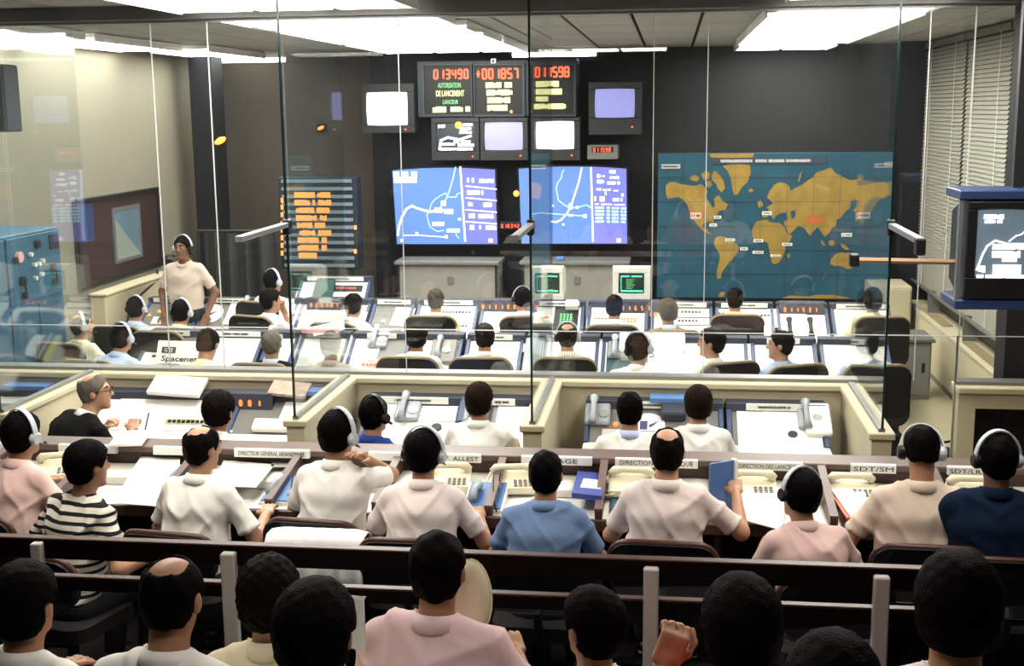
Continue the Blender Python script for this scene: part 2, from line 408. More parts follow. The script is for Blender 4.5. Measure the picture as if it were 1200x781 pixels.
# radiator casing under the windows with grille, and its pipe rail
rc = empty('radiator_casing', (2.98, 9.56, 0), 0, 'long low cream radiator casing under the blinds along the right wall', 'radiator')
MB().box(0, .26, 0, 6.5, .08, .64, .005).build('body', CREAM, rc)
MB().box(.02, .26, 0, 6.5, 0, .08).build('plinth', GREYPAN, rc)
MB().box(-.015, .26, 0, 6.5, .64, .67, .004).build('top', CREAM, rc)
for y0 in (.3, 2.3, 4.5):
    g = MB().box(.04, .16, y0, y0+1.3, .668, .671).build('grille', DKMETAL, rc)
    mb = MB()
    for k in range(22): mb.box(.04, .16, y0+.03+k*.058, y0+.055+k*.058, .671, .678)
    mb.build('grille_bars', CREAM_D, g)
pr = empty('pipe_rail', (3.06, 9.2, .92), 0, 'thin grey pipe rail running below the blinds', 'pipe')
MB().tube([(0, 0, 0), (0, 7.0, 0)], .018, 8).build('pipe', STEEL, pr)
for y in (.4, 2.2, 4.0, 5.8): MB().box(-.02, .12, y-.02, y+.02, -.25, .02).build('bracket', STEEL, pr)

# gallery guard rail: dark timber rails on white posts
gr = empty('guard_rail', (0, 4.05, ZG-.02), 0, 'dark timber guard rail with white posts before the seated visitors', 'railing')
MB().box(-5.0, .96, -.012, .022, .905, .98, .006).build('top_rail', DKWOOD, gr)
MB().box(-5.0, .96, -.016, .026, .978, .986, .003).build('rail_edge', WOODTOP, gr)
MB().box(-5.0, .96, -.010, .018, .785, .835, .004).build('lower_rail', DKWOOD, gr)
MB().box(-5.0, .96, -.014, .022, .832, .842, .003).build('rail_edge', WOODTOP, gr)
MB().box(-5.0, .96, .0, .03, .05, .16, .004).build('kick_board', DKWOOD, gr)
POSTW = mat('grey_white_post', (.56, .52, .50), .5, var=.08)
for x in (-2.26, -1.54, -.05, .71):
    z1 = .975
    if x < -2: MB().box(x-.02, x+.02, -.05, -.016, .85, z1, .004).build('bracket', POSTW, gr)
    else: MB().box(x-.026, x+.026, -.055, -.016, 0, z1-.01, .005).build('post', POSTW, gr)

# ------------------------------------------------------------------ far wall: displays, map, cabinets
rng = random.Random(7)
def rect(x0, y0, x1, y1, Y):
    a, b, c, d = at(x0, y0, Y=Y), at(x1, y0, Y=Y), at(x0, y1, Y=Y), at(x1, y1, Y=Y)
    return (a.x+c.x)/2, (b.x+d.x)/2, (c.z+d.z)/2, (a.z+b.z)/2      # x0 x1 z0 z1
x0, x1, z0, z1 = rect(440, 62, 765, 350, 16.5)
struct('wall_display', MB().box(x0, x1, 16.39, 16.75, 0, ZC), BLACKWALL)
x0, x1, z0, z1 = rect(1046, 60, 1075, 380, 16.2)
struct('wall_pier', MB().box(x0, XR, 16.15, YB, 0, ZC), BLACKWALL)
x0, x1, _, _ = rect(764, 60, 1050, 70, 16.7)
struct('wall_map', MB().box(x0, x1+.3, 16.62, YB, 0, ZC), mat('charcoal_wall', (.012, .013, .014), .8, var=.25, scale=2))
x0, x1, _, _ = rect(236, 75, 262, 380, 15.6)
struct('wall_pier', MB().box(x0, x1, 15.4, 15.8, 0, ZC), BLACKWALL)

SCREENW = glow('bright_white_screen', (1.0, .98, .93), 1.6)
SCREENL = glow('lavender_screen', (.21, .21, .46), 1.0)
SCREENL2 = glow('pale_lavender_screen', (.33, .31, .48), 1.0)
SCREEND = glow('dark_tube_screen', (.02, .03, .04), .5)
SCREENG = glow('dark_green_screen', (.01, .03, .025), .4)
def crt(label, scr, case, Y, sm, depth=.5, dial=True, casem=DKMETAL, grp=None, knob=REDSEG):
    """tube monitor: case, bezel, bulged screen, knobs; boxes given as they stand in the photograph at depth Y"""
    sx0, sx1, sz0, sz1 = rect(*scr, Y); cx0, cx1, cz0, cz1 = rect(*case, Y)
    xm = (cx0+cx1)/2; t = empty('monitor', (xm, Y, cz0), 0, label, 'monitor', grp)
    sx0 -= xm; sx1 -= xm; cx0 -= xm; cx1 -= xm; sz0 -= cz0; sz1 -= cz0; hz = cz1-cz0
    MB().prism([(0, 0), (0, hz), (depth*.35, hz), (depth, hz*.85), (depth, hz*.12), (depth*.35, 0)], 0, cx0, cx1).build('case', casem, t)
    b = MB(); g = .012
    for (a0, a1, b0, b1) in ((cx0, cx1, sz1, hz), (cx0, cx1, 0, sz0), (cx0, sx0, sz0, sz1), (sx1, cx1, sz0, sz1)): b.box(a0, a1, -.035, .0, b0, b1, .006)
    b.build('bezel', casem, t)
    n = 6; vs = []; fs = []                                             # bulged tube face
    for i in range(n+1):
        for j in range(n+1):
            u, v = i/n*2-1, j/n*2-1; k = 1-.03*(v*v); l = 1-.03*(u*u)
            vs.append(((sx0+sx1)/2+u*k*(sx1-sx0)/2, -.028+.02*(u*u+v*v)/2, (sz0+sz1)/2+v*l*(sz1-sz0)/2))
    for i in range(n):
        for j in range(n): a = i*(n+1)+j; fs.append((a, a+n+1, a+n+2, a+1))
    s = MB().add(vs, fs).build('screen', sm, t, smooth=True)
    if dial: 
        MB().ball((sx1-.03, -.04, sz0*.45), .012, 8, 5).build('knob', knob, t); MB().tube([(sx1-.1, -.035, sz0*.45), (sx1-.1, -.05, sz0*.45)], .01, 8).build('knob', BLACKP, t)
    return t, s, (sx0, sx1, sz0, sz1)
crt('wall monitor with blank white screen left of the clock board', (430, 108, 478, 147), (425, 98, 486, 156), 15.9, SCREENW, grp='wall monitors')
t, s, (a, b, c, d) = crt('wall monitor with black screen and white trajectory lines under the clock board', (512, 144, 557, 178), (506, 138, 562, 188), 15.9, SCREEND, grp='wall monitors')
mb = MB(); wd, ht = b-a, d-c
stroke(mb, [(a+.08*wd, c+.1*ht), (a+.12*wd, c+.4*ht), (a+.3*wd, c+.5*ht), (a+.6*wd, c+.42*ht), (a+.9*wd, c+.55*ht)], .03, -.045)
for (u, v, e) in ((.45, .30, .9), (.12, .22, .5), (.1, .05, .95), (.55, .18, .98), (.6, .62, .95), (.62, .75, .97), (.7, .88, .95)): blocks(mb, a+u*wd, a+e*wd, c+v*ht, c+(v+.1)*ht, -.045, rng)
mb.build('trace', WHITET, s)
mb = MB(); mb.ball((a+.58*wd, -.03, c+.92*ht), (.05, .012, .05)); mb.build('orange_spot', AMBER, s)
mb = MB(); blocks(mb, a+.05*wd, a+.25*wd, c+.82*ht, c+.95*ht, -.045, rng); mb.build('heading', PALEBLUET, s)
crt('wall monitor with pale lavender screen, middle of the three under the clock board', (568, 143, 613, 176), (563, 138, 619, 188), 15.9, SCREENL2, grp='wall monitors')
t, s, (a, b, c, d) = crt('wall monitor with white screen, right of the three under the clock board', (628, 142, 673, 175), (622, 138, 680, 188), 15.9, SCREENW, grp='wall monitors')
crt('wall monitor with lavender screen set high right of the clock board', (697, 104, 744, 138), (690, 96, 752, 158), 15.9, SCREENL, grp='wall monitors')
# small counter with red digits
x0, x1, z0, z1 = rect(688, 170, 724, 187, 15.95)
t = empty('digital_counter', ((x0+x1)/2, 15.95, z0), 0, 'small grey digital counter with red figures above the right big screen', 'counter'); h = (x1-x0)/2
MB().box(-h, h, 0, .44, 0, z1-z0, .01).build('case', GREYPAN, t); MB().box(-h*.7, h*.7, -.006, 0, .09, .16).build('window', BLACKP, t)
mb = MB(); seven(mb, '011598', -h*.6, .095, .055, h*.2, -.007); mb.build('digits', REDSEG, t)

# clock board: three columns, each with red digits and four lines of lit text
x0, x1, z0, z1 = rect(488, 70, 676, 137, 15.9)
t = empty('clock_board', ((x0+x1)/2, 15.9, z0), 0, 'big dark board with three red digital clocks and lines of lit text', 'display board'); ox, oz = (x0+x1)/2, z0
BOARD = mat('blue_black_board', (.010, .016, .028), .5, var=.15)
MB().box(x0-ox, x1-ox, .05, .49, 0, z1-z0, .01).build('case', BOARD, t)
cols = ((497, 552), (556, 612), (622, 672))
for (p, q) in cols:
    a, b, c, d = rect(p, 77, q, 134, 15.9); f = MB()
    for (e0, e1, g0, g1) in ((a-.03, a, c, d), (b, b+.03, c, d), (a-.03, b+.03, d, d+.03), (a-.03, b+.03, c-.03, c)): f.box(e0-ox, e1-ox, .0, .05, g0-oz, g1-oz)
    f.build('frame', BOARD, t); MB().box(a-ox, b-ox, .035, .05, c-oz, d-oz).build('window', BLACKP, t)
for (s_, p, q, y0, y1) in (('013490', 507, 549.5, 81, 93), ('+001857', 556.5, 608, 80, 93), ('011598', 626, 667, 78, 91)):
    a, b, c, d = rect(p, y0, q, y1, 15.93); mb = MB(); pt = (b-a)/len(s_)
    seven(mb, s_, a-ox+pt*.12, c-oz, d-c, pt, .03, (d-c)*.16); mb.build('digits', REDSEG, t)
for (tx, p, q, y0, y1, m) in (('AUTORISATION', 513, 540, 97, 103, GREENT), ('DE LANCEMENT', 511, 544, 106, 113, YELT), ('LANCEUR', 519, 537, 117, 122, GREENT)):
    a, b, c, d = rect(p, y0, q, y1, 15.93); text(tx, (d-c)*1.35, m, t, ((a+b)/2-ox, .03, (c+d)/2-oz), width=b-a, bold=.002)
mb = MB()
for (p, q, y0, y1) in ((507, 523, 125, 132), (528, 551, 125, 131), (569, 600, 96.5, 103), (570, 601, 105, 112), (571, 598, 114, 121), (571, 596, 123, 130), (628, 655, 95, 102), (628, 659, 104, 111), (628, 644, 113, 119), (626, 663, 121.5, 128)):
    a, b, c, d = rect(p, y0, q, y1, 15.93); blocks(mb, a-ox, b-ox, c-oz, d-oz, .03, rng, .06)
mb.build('lit_text', YELT, t)
for (p, q) in ((599, 131), (621, 131)):
    a = at(p, q, Y=15.92); MB().ball((a.x-ox, .03, a.z-oz), .022, 8, 6).build('lamp', AMBER, t)
a, b, c, d = rect(575, 68.5, 581, 75, 15.9); e = MB().box(a-ox, b-ox, -.0, .05, c-oz, d-oz, .006).build('sensor', WHITE, t); MB().box(a-ox+.02, b-ox-.02, -.004, 0, c-oz+.02, d-oz-.02).build('lens', BLACKP, e)

# two big back-projection screens
BLUES = glow('blue_screen', (.10, .20, .58), 1.0)
BLUES2 = glow('violet_blue_screen', (.14, .15, .55), 1.0)
def bigscreen(label, quad, Y, split):
    """quad: corner pixels tl tr br bl; returns uv -> local place"""
    P = [at(*q, Y=Y) for q in quad]; ox, oz = sum(p.x for p in P)/4, min(p.z for p in P)
    t = empty('projection_screen', (ox, Y, oz), 0, label, 'screen', 'big projection screens')
    P = [(p.x-ox, p.z-oz) for p in P]
    def uv(u, v, arc=True):
        top = Vector(P[0]).lerp(Vector(P[1]), u); bot = Vector(P[3]).lerp(Vector(P[2]), u); p = bot.lerp(top, v)
        p.y += .03*(1-(2*u-1)**2)*(v*1.0) - .0
        return p.x, p.y
    def panel(u0, u1, y0, y1, grow=0):
        n = 10; top = [uv(u0+(u1-u0)*i/n, 1+grow) for i in range(n+1)]; bot = [uv(u0+(u1-u0)*i/n, -grow) for i in range(n, -1, -1)]
        return MB().prism(top+bot, 1, y0, y1)
    panel(-.015, 1.015, .0, .385, .02).build('cabinet', BLACKP, t)
    s1 = panel(0, split, -.012, 0).build('screen', BLUES, t); s2 = panel(split, 1, -.012, 0).build('screen', BLUES2, t)
    return t, s1, s2, uv
q1 = ((460, 200), (580, 199), (583, 286), (465.5, 286)); q2 = ((608, 198), (734, 198), (735, 285.5), (611.5, 285.5))
def z2uv(px, py, quad=((70, 90), (925, 68), (945, 685), (112, 685))):
    v = 1-(py-80)/605; l = 70+42*(1-v); r = 925+20*(1-v); return (px-l)/(r-l), v
t, s1, s2, uv = bigscreen('left big blue projection screen with coastline track and column of figures', q1, 16.0, .68)
def zz(pts): return [uv(*z2uv(*p)) for p in pts]
mb = MB()
stroke(mb, zz([(118, 610), (130, 530), (155, 460), (190, 400), (235, 375), (280, 395), (340, 415), (400, 425), (450, 412), (490, 420)]), .028, -.012)
mb.build('track', WHITET, s1); mb = MB()
stroke(mb, zz([(600, 75), (580, 160), (555, 240), (530, 310), (500, 360), (470, 395), (440, 420)]), .016, -.012)
stroke(mb, zz([(650, 275), (615, 285), (605, 310), (540, 312), (515, 280), (470, 300), (420, 335), (395, 370), (385, 420), (360, 450), (375, 510), (390, 550), (450, 585), (500, 575)]), .013, -.012)
stroke(mb, zz([(600, 590), (610, 620), (630, 640)]), .012, -.012)
mb.build('coastline', PALEBLUET, s1); mb = MB()
stroke(mb, zz([(160, 612), (300, 615), (520, 630)]), .012, -.0125)
for (a, b, c, d) in ((505, 405, 580, 445), (405, 508, 505, 540), (525, 562, 635, 592), (425, 395, 490, 435), (480, 340, 520, 380), (265, 588, 290, 605), (620, 475, 645, 495), (510, 615, 535, 640), (140, 645, 165, 668)):
    (e, g), (f, h) = zz([(a, d), (c, b)]); mb.box(e, f, -.016, -.012, g, h, .004)
mb.build('markers', WHITET, s1); mb = MB()
for (a, b, c, d) in ((80, 102, 280, 138), (85, 145, 285, 180)):
    (e, g), (f, h) = zz([(a, d), (c, b)]); blocks(mb, e, f, g, h, -.0125, rng, .05)
mb.build('heading', WHITET, s1); mb = MB()
stroke(mb, zz([(640, 72), (660, 360), (680, 660)]), .024, -.016)
for y in (222, 315, 410, 505): stroke(mb, zz([(685, y), (938, y+15)]), .016, -.0125)
for (y, l) in ((155, ((695, 715), (735, 755), (795, 915))), (252, ((695, 800), (815, 828))), (348, ((705, 750), (830, 918))), (440, ((710, 760), (790, 912))), (532, ((718, 760), (795, 942)))):
    for (a, b) in l:
        (e, g), (f, h) = zz([(a, y+38), (b, y)]); blocks(mb, e, f, g, h, -.0125, rng, .04)
mb.build('figures', WHITET, s2)
(e, g), (f, h) = zz([(872, 672), (908, 640)]); MB().box(e, f, -.016, -.012, g, h).build('red_mark', glow('pink_mark', (1, .45, .6), 1.5), s2)
def z3uv(px, py):
    v = 1-(py-58)/620; l = 55+28*(1-v); r = 945+10*(1-v); return (px-l)/(r-l), v
t, s1, s2, uv = bigscreen('right big blue projection screen with crossing tracks and green table of figures', q2, 16.0, .665)
def zz(pts): return [uv(*z3uv(*p)) for p in pts]
mb = MB(); stroke(mb, zz([(578, 70), (555, 180), (520, 290), (490, 375), (455, 440), (410, 485), (370, 503), (330, 498)]), .02, -.012); mb.build('track', WHITET, s1); mb = MB()
stroke(mb, zz([(430, 85), (415, 110), (412, 145), (378, 190), (368, 235), (380, 290), (385, 325), (430, 360), (480, 390), (545, 385), (580, 375), (620, 365), (655, 385)]), .014, -.012)
stroke(mb, zz([(150, 440), (240, 425), (330, 435), (610, 455)]), .014, -.0125); mb.build('coastline', PALEBLUET, s1); mb = MB()
for (a, b, c, d) in ((470, 355, 505, 400), (590, 440, 622, 470), (530, 375, 555, 395), (420, 515, 438, 532), (335, 362, 350, 378), (470, 440, 510, 458)):
    (e, g), (f, h) = zz([(a, d), (c, b)]); mb.box(e, f, -.016, -.012, g, h, .004)
mb.build('markers', WHITET, s1); mb = MB()
stroke(mb, zz([(655, 65), (665, 360), (675, 660)]), .022, -.016)
for (a, b, c, d) in ((805, 75, 865, 105), (705, 112, 735, 145), (748, 122, 768, 138), (808, 122, 893, 150), (705, 158, 765, 190), (788, 165, 893, 195), (700, 228, 740, 246), (752, 230, 820, 248), (840, 236, 880, 248), (770, 252, 795, 282), (905, 262, 925, 288), (682, 295, 705, 330), (728, 292, 775, 335), (835, 300, 915, 330)):
    (e, g), (f, h) = zz([(a, d), (c, b)]); blocks(mb, e, f, g, h, -.0125, rng, .04)
mb.build('figures', WHITET, s2); mb = MB()
for k in range(5):
    for (a, b) in ((690, 765), (785, 812), (828, 888), (902, 945)):
        (e, g), (f, h) = zz([(a, 375+k*28+20), (b, 375+k*28)]); blocks(mb, e, f, g, h, -.0125, rng, .1)
mb.build('table_figures', glow('pale_green_text', (.45, .85, .85), 1.1), s2); mb = MB()
for (a, b) in ((688, 725), (738, 830), (845, 940)):
    (e, g), (f, h) = zz([(a, 365), (b, 348)]); blocks(mb, e, f, g, h, -.0125, rng, .1)
(e, g), (f, h) = zz([(868, 668), (905, 635)]); mb.box(e, f, -.016, -.012, g, h); mb.build('red_mark', MATS['pink_mark'], s2)
# dim shelf units below the big screens
SHELFG = mat('light_grey_casing', (.25, .24, .22), .6, var=.08)
for (lab, bx) in (('pale grey equipment casing under the left big screen', (466, 306, 583, 356)), ('pale grey equipment casing under the right big screen between two terminals', (612, 306, 735, 358))):
    x0, x1, z0, z1 = rect(*bx, 15.6); ox = (x0+x1)/2; t = empty('equipment_casing', (ox, 15.6, 0), 0, lab, 'casing', 'casings under the big screens'); h = (x1-x0)/2
    MB().box(-h, h, 0, .5, 0, z1-.05, .01).build('body', SHELFG, t); MB().box(-h-.03, h+.03, -.06, .5, z1-.05, z1, .01).build('shelf', GREYPAN, t)
    MB().box(-h, -h+.03, -.02, 0, 0, z1-.05).build('edge_strip', DKMETAL, t); MB().box(h-.03, h, -.02, 0, 0, z1-.05).build('edge_strip', DKMETAL, t)
    MB().box(-.0, .08, -.015, 0, z1-.3, z1-.2, .004).build('socket', GREYPAN, t)
    e = MB().box(-h*.35, -h*.2, -.05, .1, z1, z1+.05, .01).build('blue_box', BLUEBOOK, t) if 'right' in lab else None
# lit indicator between the screens
a = at(605, 227, Y=15.95); t = empty('signal_lamp', (a.x, 15.95, a.z), 0, 'small glowing orange lamp in the gap between the big screens', 'lamp'); MB().tube([(0, .44, 0), (0, 0, 0)], .045, 10).build('holder', BLACKP, t); MB().ball((0, 0, 0), (.04, .02, .04)).build('bulb', glow('orange_bulb', (1, .28, .04), 2.0), t)
a = at(598, 265, Y=15.95); t = empty('digital_counter', (a.x, 15.95, a.z), 0, 'tiny red digital counter low between the two big screens', 'counter'); MB().box(-.14, .14, 0, .44, -.05, .05, .01).build('case', BLACKP, t); mb = MB(); seven(mb, '018342', -.12, -.025, .05, .042, -.001); mb.build('digits', REDSEG, t)

# status board with amber lines
x0, x1, z0, z1 = rect(327, 208, 418, 316, 15.5); ox = (x0+x1)/2
t = empty('status_board', (ox, 15.5, z0), 0, 'dark status board with nine glowing amber text lines between grey slats', 'display board')
MB().box(x0-ox, x1-ox, .02, .3, 0, z1-z0, .01).build('case', BOARD, t)
for sx in (x0-ox+.1, x1-ox-.1): MB().box(sx-.03, sx+.03, .05, .11, -z0, .02).build('stand', DKMETAL, t)
SLATB = mat('blue_grey_slat', (.16, .23, .27), .5, var=.1)
n = 12; ph = (z1-z0)/n
for k in range(n):
    z = .03+k*ph; MB().box(x0-ox+.05, x1-ox-.05, -.01, .02, z, z+ph*.42, .003).build('slat', SLATB, t)
lines = ((226, 345, 369, 372, 389), (235, 345, 370, 373, 389), (244, 347, 369, 371, 388), (253, 347, 373, 375, 383), (261.5, 348, 366, 369, 383), (270.5, 348, 371, 373, 389), (279, 349, 374, 377, 384), (288, 349, 374, 377, 383), (297, 350, 374, None, None))
for (y, a, b, c, d) in lines:
    mb = MB()
    for (p, q) in ((a, b), (c, d)):
        if p is None: continue
        e, f, g, h = rect(p, y+5.6, q, y+12, 15.48); g, h = rect(p, y-.5, q, y+5.8, 15.48)[2:]; blocks(mb, e-ox, f-ox, g-z0, h-z0, -.012, rng, .04)
    mb.build('lit_line', AMBER, t)
for y in (235, 243, 252, 262, 270, 279, 288, 297):
    a = at(330, y, Y=15.48); MB().box(a.x-ox-.012, a.x-ox+.012, -.02, .02, a.z-z0-.03, a.z-z0+.03).build('side_lamp', AMBER, t)
for y in (267, 295):
    a = at(416, y, Y=15.48); MB().box(a.x-ox-.012, a.x-ox+.012, -.02, .02, a.z-z0-.025, a.z-z0+.025).build('side_lamp', glow('orange_dim', (1, .25, .05), 2), t)

# world map board
Y = 15.9; x0, x1, z0, z1 = rect(770.5, 179, 1044.5, 350, Y); ox = (x0+x1)/2
t = empty('world_map', (ox, Y, z0), 0, 'big world map board with blue ocean and ochre continents', 'map')
OCEAN = mat('map_ocean', (.001, .058, .10), .6, var=.45, scale=2.2)
LAND = mat('map_land', (.28, .175, .026), .65, var=.45, scale=6)
HIGH = mat('map_highland', (.42, .12, .02), .65, var=.3, scale=12)
MB().box(x0-ox, x1-ox, 0, .04, 0, z1-z0, .005).build('board', OCEAN, t)
def mp(px, py): return ((px-42)/(1138-42)*(x1-x0)+x0-ox, (718-py)/(718-37)*(z1-z0))
polys = {
 'north_america': [(80,185),(95,172),(120,170),(150,180),(185,185),(215,190),(245,180),(265,195),(280,215),(268,240),(288,265),(300,290),(315,285),(308,248),(330,232),(350,258),(375,275),(365,300),(335,305),(320,330),(308,352),(312,372),(304,372),(298,355),(280,360),(258,366),(262,385),(278,392),(288,403),(302,418),(285,412),(262,402),(240,380),(222,355),(205,342),(195,315),(185,280),(165,255),(140,240),(115,245),(90,250),(80,225)],
 'arctic_island': [(310,118),(335,140),(352,165),(360,200),(345,220),(325,200),(318,180),(300,165),(295,140)],
 'arctic_island ': [(190,150),(215,138),(240,150),(230,168),(205,165)], 'arctic_island  ': [(245,135),(270,118),(290,130),(285,155),(258,160)], 'arctic_island   ': [(265,170),(290,165),(300,185),(280,200)],
 'polar_land': [(280,40),(492,40),(488,58),(380,60),(290,58)],
 'greenland': [(348,96),(400,86),(475,93),(480,130),(465,172),(440,195),(420,230),(405,233),(394,200),(388,160),(372,122)],
 'iceland': [(470,207),(482,202),(494,208),(488,218),(474,218)],
 'south_america': [(316,440),(325,427),(345,424),(365,428),(385,440),(405,452),(430,470),(430,490),(415,515),(402,535),(386,547),(370,572),(354,595),(348,625),(332,627),(328,590),(338,550),(342,510),(325,485),(312,460)],
 'africa': [(500,372),(512,355),(535,350),(560,346),(575,357),(592,360),(620,362),(640,375),(652,402),(668,418),(682,420),(668,450),(652,470),(648,495),(640,520),(622,548),(600,557),(588,545),(580,515),(575,485),(566,456),(545,448),(515,446),(497,428),(490,400)],
 'madagascar': [(660,512),(672,502),(674,518),(664,530)],
 'eurasia': [(540,336),(533,315),(560,310),(570,297),(556,288),(588,272),(575,258),(558,245),(568,215),(590,185),(615,173),(640,178),(660,190),(668,212),(692,198),(720,185),(745,165),(768,152),(782,130),(812,120),(850,106),(870,130),(902,146),(940,165),(985,160),(1040,172),(1090,178),(1136,170),(1136,232),(1105,238),(1072,258),(1048,300),(1020,335),(1000,372),(990,345),(986,300),(985,256),(950,258),(945,290),(922,312),(902,340),(885,347),(882,378),(862,386),(852,410),(832,426),(815,402),(800,380),(785,392),(765,422),(750,405),(735,385),(708,376),(692,392),(668,415),(655,395),(645,372),(640,356),(658,345),(655,330),(630,322),(602,326),(592,346),(575,325),(556,336)],
 'britain': [(514,268),(528,254),(538,268),(540,284),(522,292)], 'novaya': [(700,170),(705,140),(718,120),(712,150),(706,172)],
 'japan': [(960,306),(975,285),(985,290),(972,310)], 'sumatra': [(812,448),(824,444),(838,464),(826,468)], 'borneo': [(850,446),(868,440),(882,452),(872,470),(856,466)], 'new_guinea': [(905,456),(928,462),(950,486),(930,486),(914,474)],
 'australia': [(864,532),(884,508),(912,499),(934,503),(948,498),(958,518),(962,545),(966,572),(944,578),(912,561),(882,563),(862,552)], 'tasmania': [(1000,515),(1008,525),(1002,545),(992,540)],
 'antarctica': [(640,716),(682,703),(760,708),(802,699),(880,698),(942,708),(962,716)], 'south_islet': [(338,712),(350,688),(372,690),(362,712)]}
for k, pts in polys.items():
    MB().prism([mp(*p) for p in pts], 1, -.006, .002).build('landmass', LAND, t)
MB().prism([mp(*p) for p in [(742,335),(770,318),(800,325),(835,345),(825,362),(790,365),(752,368)]], 1, -.009, -.004).build('highland', HIGH, t)
MB().prism([mp(*p) for p in [(192,300),(205,295),(215,330),(225,345),(205,340)]], 1, -.009, -.004).build('highland', HIGH, t)
SEA = MATS['map_ocean']
MB().prism([mp(*p) for p in [(668,310),(690,300),(694,330),(678,345)]], 1, -.009, -.004).build('inland_sea', SEA, t)
MB().prism([mp(*p) for p in [(612,318),(650,312),(652,330),(620,332)]], 1, -.009, -.004).build('inland_sea', SEA, t)
for (a, b, c, d, m) in ((58,88,147,108,PAPERG),(198,313,250,342,PINKP),(312,328,345,342,PAPER),(290,365,325,378,PAPER),(367,435,412,448,PAPER),(437,476,473,490,PAPER),(537,308,582,324,PAPER),(500,438,545,452,PAPER),(497,493,548,506,PAPER),(635,455,682,468,PAPER),(582,510,630,520,PAPER),(910,408,958,424,PAPER),(985,312,1038,340,PAPERG),(1095,82,1136,100,PAPERG)):
    (e, g), (f, h) = mp(a, d), mp(c, b); l = MB().box(e, f, -.012, -.004, g, h).build('station_label', m, t)
    mb = MB(); blocks(mb, e+.012, f-.012, g+(h-g)*.3, g+(h-g)*.7, -.0122, rng, .25); mb.build('print', INK, l)
(e, g), (f, h) = mp(292, 88), mp(830, 60); l = MB().box(e, f, -.012, -.0, g, h).build('title_strip', SLATE, t); mb = MB(); blocks(mb, e+.12, f-.2, g+.02, h-.02, -.0125, rng, .25); mb.build('print', PAPERG, l)
mb = MB()
for k in range(1, 6): (e, g) = mp(42, 37+k*113); mb.box(x0-ox+.01, x1-ox-.01, -.0075, .0, g-.002, g+.002)
for k in range(1, 9): (e, g) = mp(42+k*122, 37); mb.box(e-.002, e+.002, -.0075, .0, .01, z1-z0-.01)
mb.build('graticule', SLATE, t)

# ------------------------------------------------------------------ left wall
pY0, pY1 = 12.55, 14.75
t = empty('framed_board', (XL, (pY0+pY1)/2, 1.22), 0, 'large dark framed board with a small pale picture on the left wall', 'picture'); h = (pY1-pY0)/2
FRAMEM = mat('dark_maroon_board', (.028, .012, .012), .5, var=.2)
MB().box(.0, .03, -h, h, 0, .98).build('backing', FRAMEM, t)
for (a, b, c, d) in ((-h, h, .93, .98), (-h, h, 0, .05), (-h, -h+.05, .05, .93), (h-.05, h, .05, .93)): MB().box(.03, .055, a, b, c, d, .006).build('frame_bar', BLACKP, t)
p = MB().box(.03, .04, -.22, .52, .18, .82).build('picture', mat('pale_blue_picture', (.08, .14, .19), .6, var=.3, scale=3), t)
MB().prism([(-.17, .22), (-.17, .70), (.47, .22)], 0, .04, .043).build('picture_wedge', mat('pale_green_picture', (.20, .23, .20), .6, var=.2, scale=3), p)
MB().box(.04, .046, -.22, .52, .18, .22).box(.04, .046, -.22, .52, .78, .82).box(.04, .046, -.22, -.18, .22, .78).box(.04, .046, .48, .52, .22, .78).build('picture_frame', STEEL, p)
p = MB().box(.03, .036, -h+.06, -h+.42, .5, .92).build('blue_sheet', NAVY, t)
# teal cabinet
a = at(68, 265, X=-5.72)
t = empty('rack_cabinet', (XL, a.y-1.05, 0), 0, 'tall blue equipment cabinet with gauges and valves by the left wall', 'cabinet'); W_, H_ = .63, a.z
MB().box(0.005, W_, -.72, 1.05, .06, H_, .015).build('body', TEALCAB, t); MB().box(.02, W_-.03, -.70, 1.03, 0, .06).build('plinth', BLACKP, t)
for (y0, y1, z0_, z1_, nm) in ((.08, 1.02, H_-.62, H_-.03, 'gauge_panel'), (.08, .54, .1, H_-.66, 'door'), (.56, 1.02, .1, H_-.66, 'door'), (-.70, .04, .1, H_-.03, 'door')):
    d_ = MB().box(W_, W_+.018, y0, y1, z0_, z1_, .005).build(nm, TEALCAB, t)
    if nm == 'door': MB().box(W_+.018, W_+.035, y0+.05, y0+.07, (z0_+z1_)/2-.06, (z0_+z1_)/2+.06, .004).build('handle', STEEL, d_)
    else:
        for (yy, zz_, r, m) in ((.25, H_-.2, .05, PINKP), (.18, H_-.22, .03, BLACKP), (.58, H_-.12, .04, BLACKP), (.85, H_-.5, .035, BLACKP), (.84, H_-.36, .04, BLACKP), (.28, H_-.42, .045, BLACKP), (.3, H_-.55, .03, BLACKP), (.45, H_-.2, .02, WHITE), (.5, H_-.3, .02, WHITE), (.58, H_-.3, .02, WHITE), (.65, H_-.28, .02, CREAMPH), (.5, H_-.42, .02, WHITE), (.62, H_-.4, .02, WHITE)):
            MB().tube([(W_+.018, yy, zz_), (W_+.05, yy, zz_)], r, 12).build('gauge' if m is not BLACKP else 'valve', m, d_)
        MB().box(W_+.018, W_+.03, .82, .98, H_-.2, H_-.06).build('meter', DKMETAL, d_)
        MB().box(W_+.05, W_+.06, .27, .29, H_-.56, H_-.4).build('lever', BLACKP, d_); MB().box(W_+.05, W_+.06, .84, .86, H_-.51, H_-.35).build('lever', BLACKP, d_)
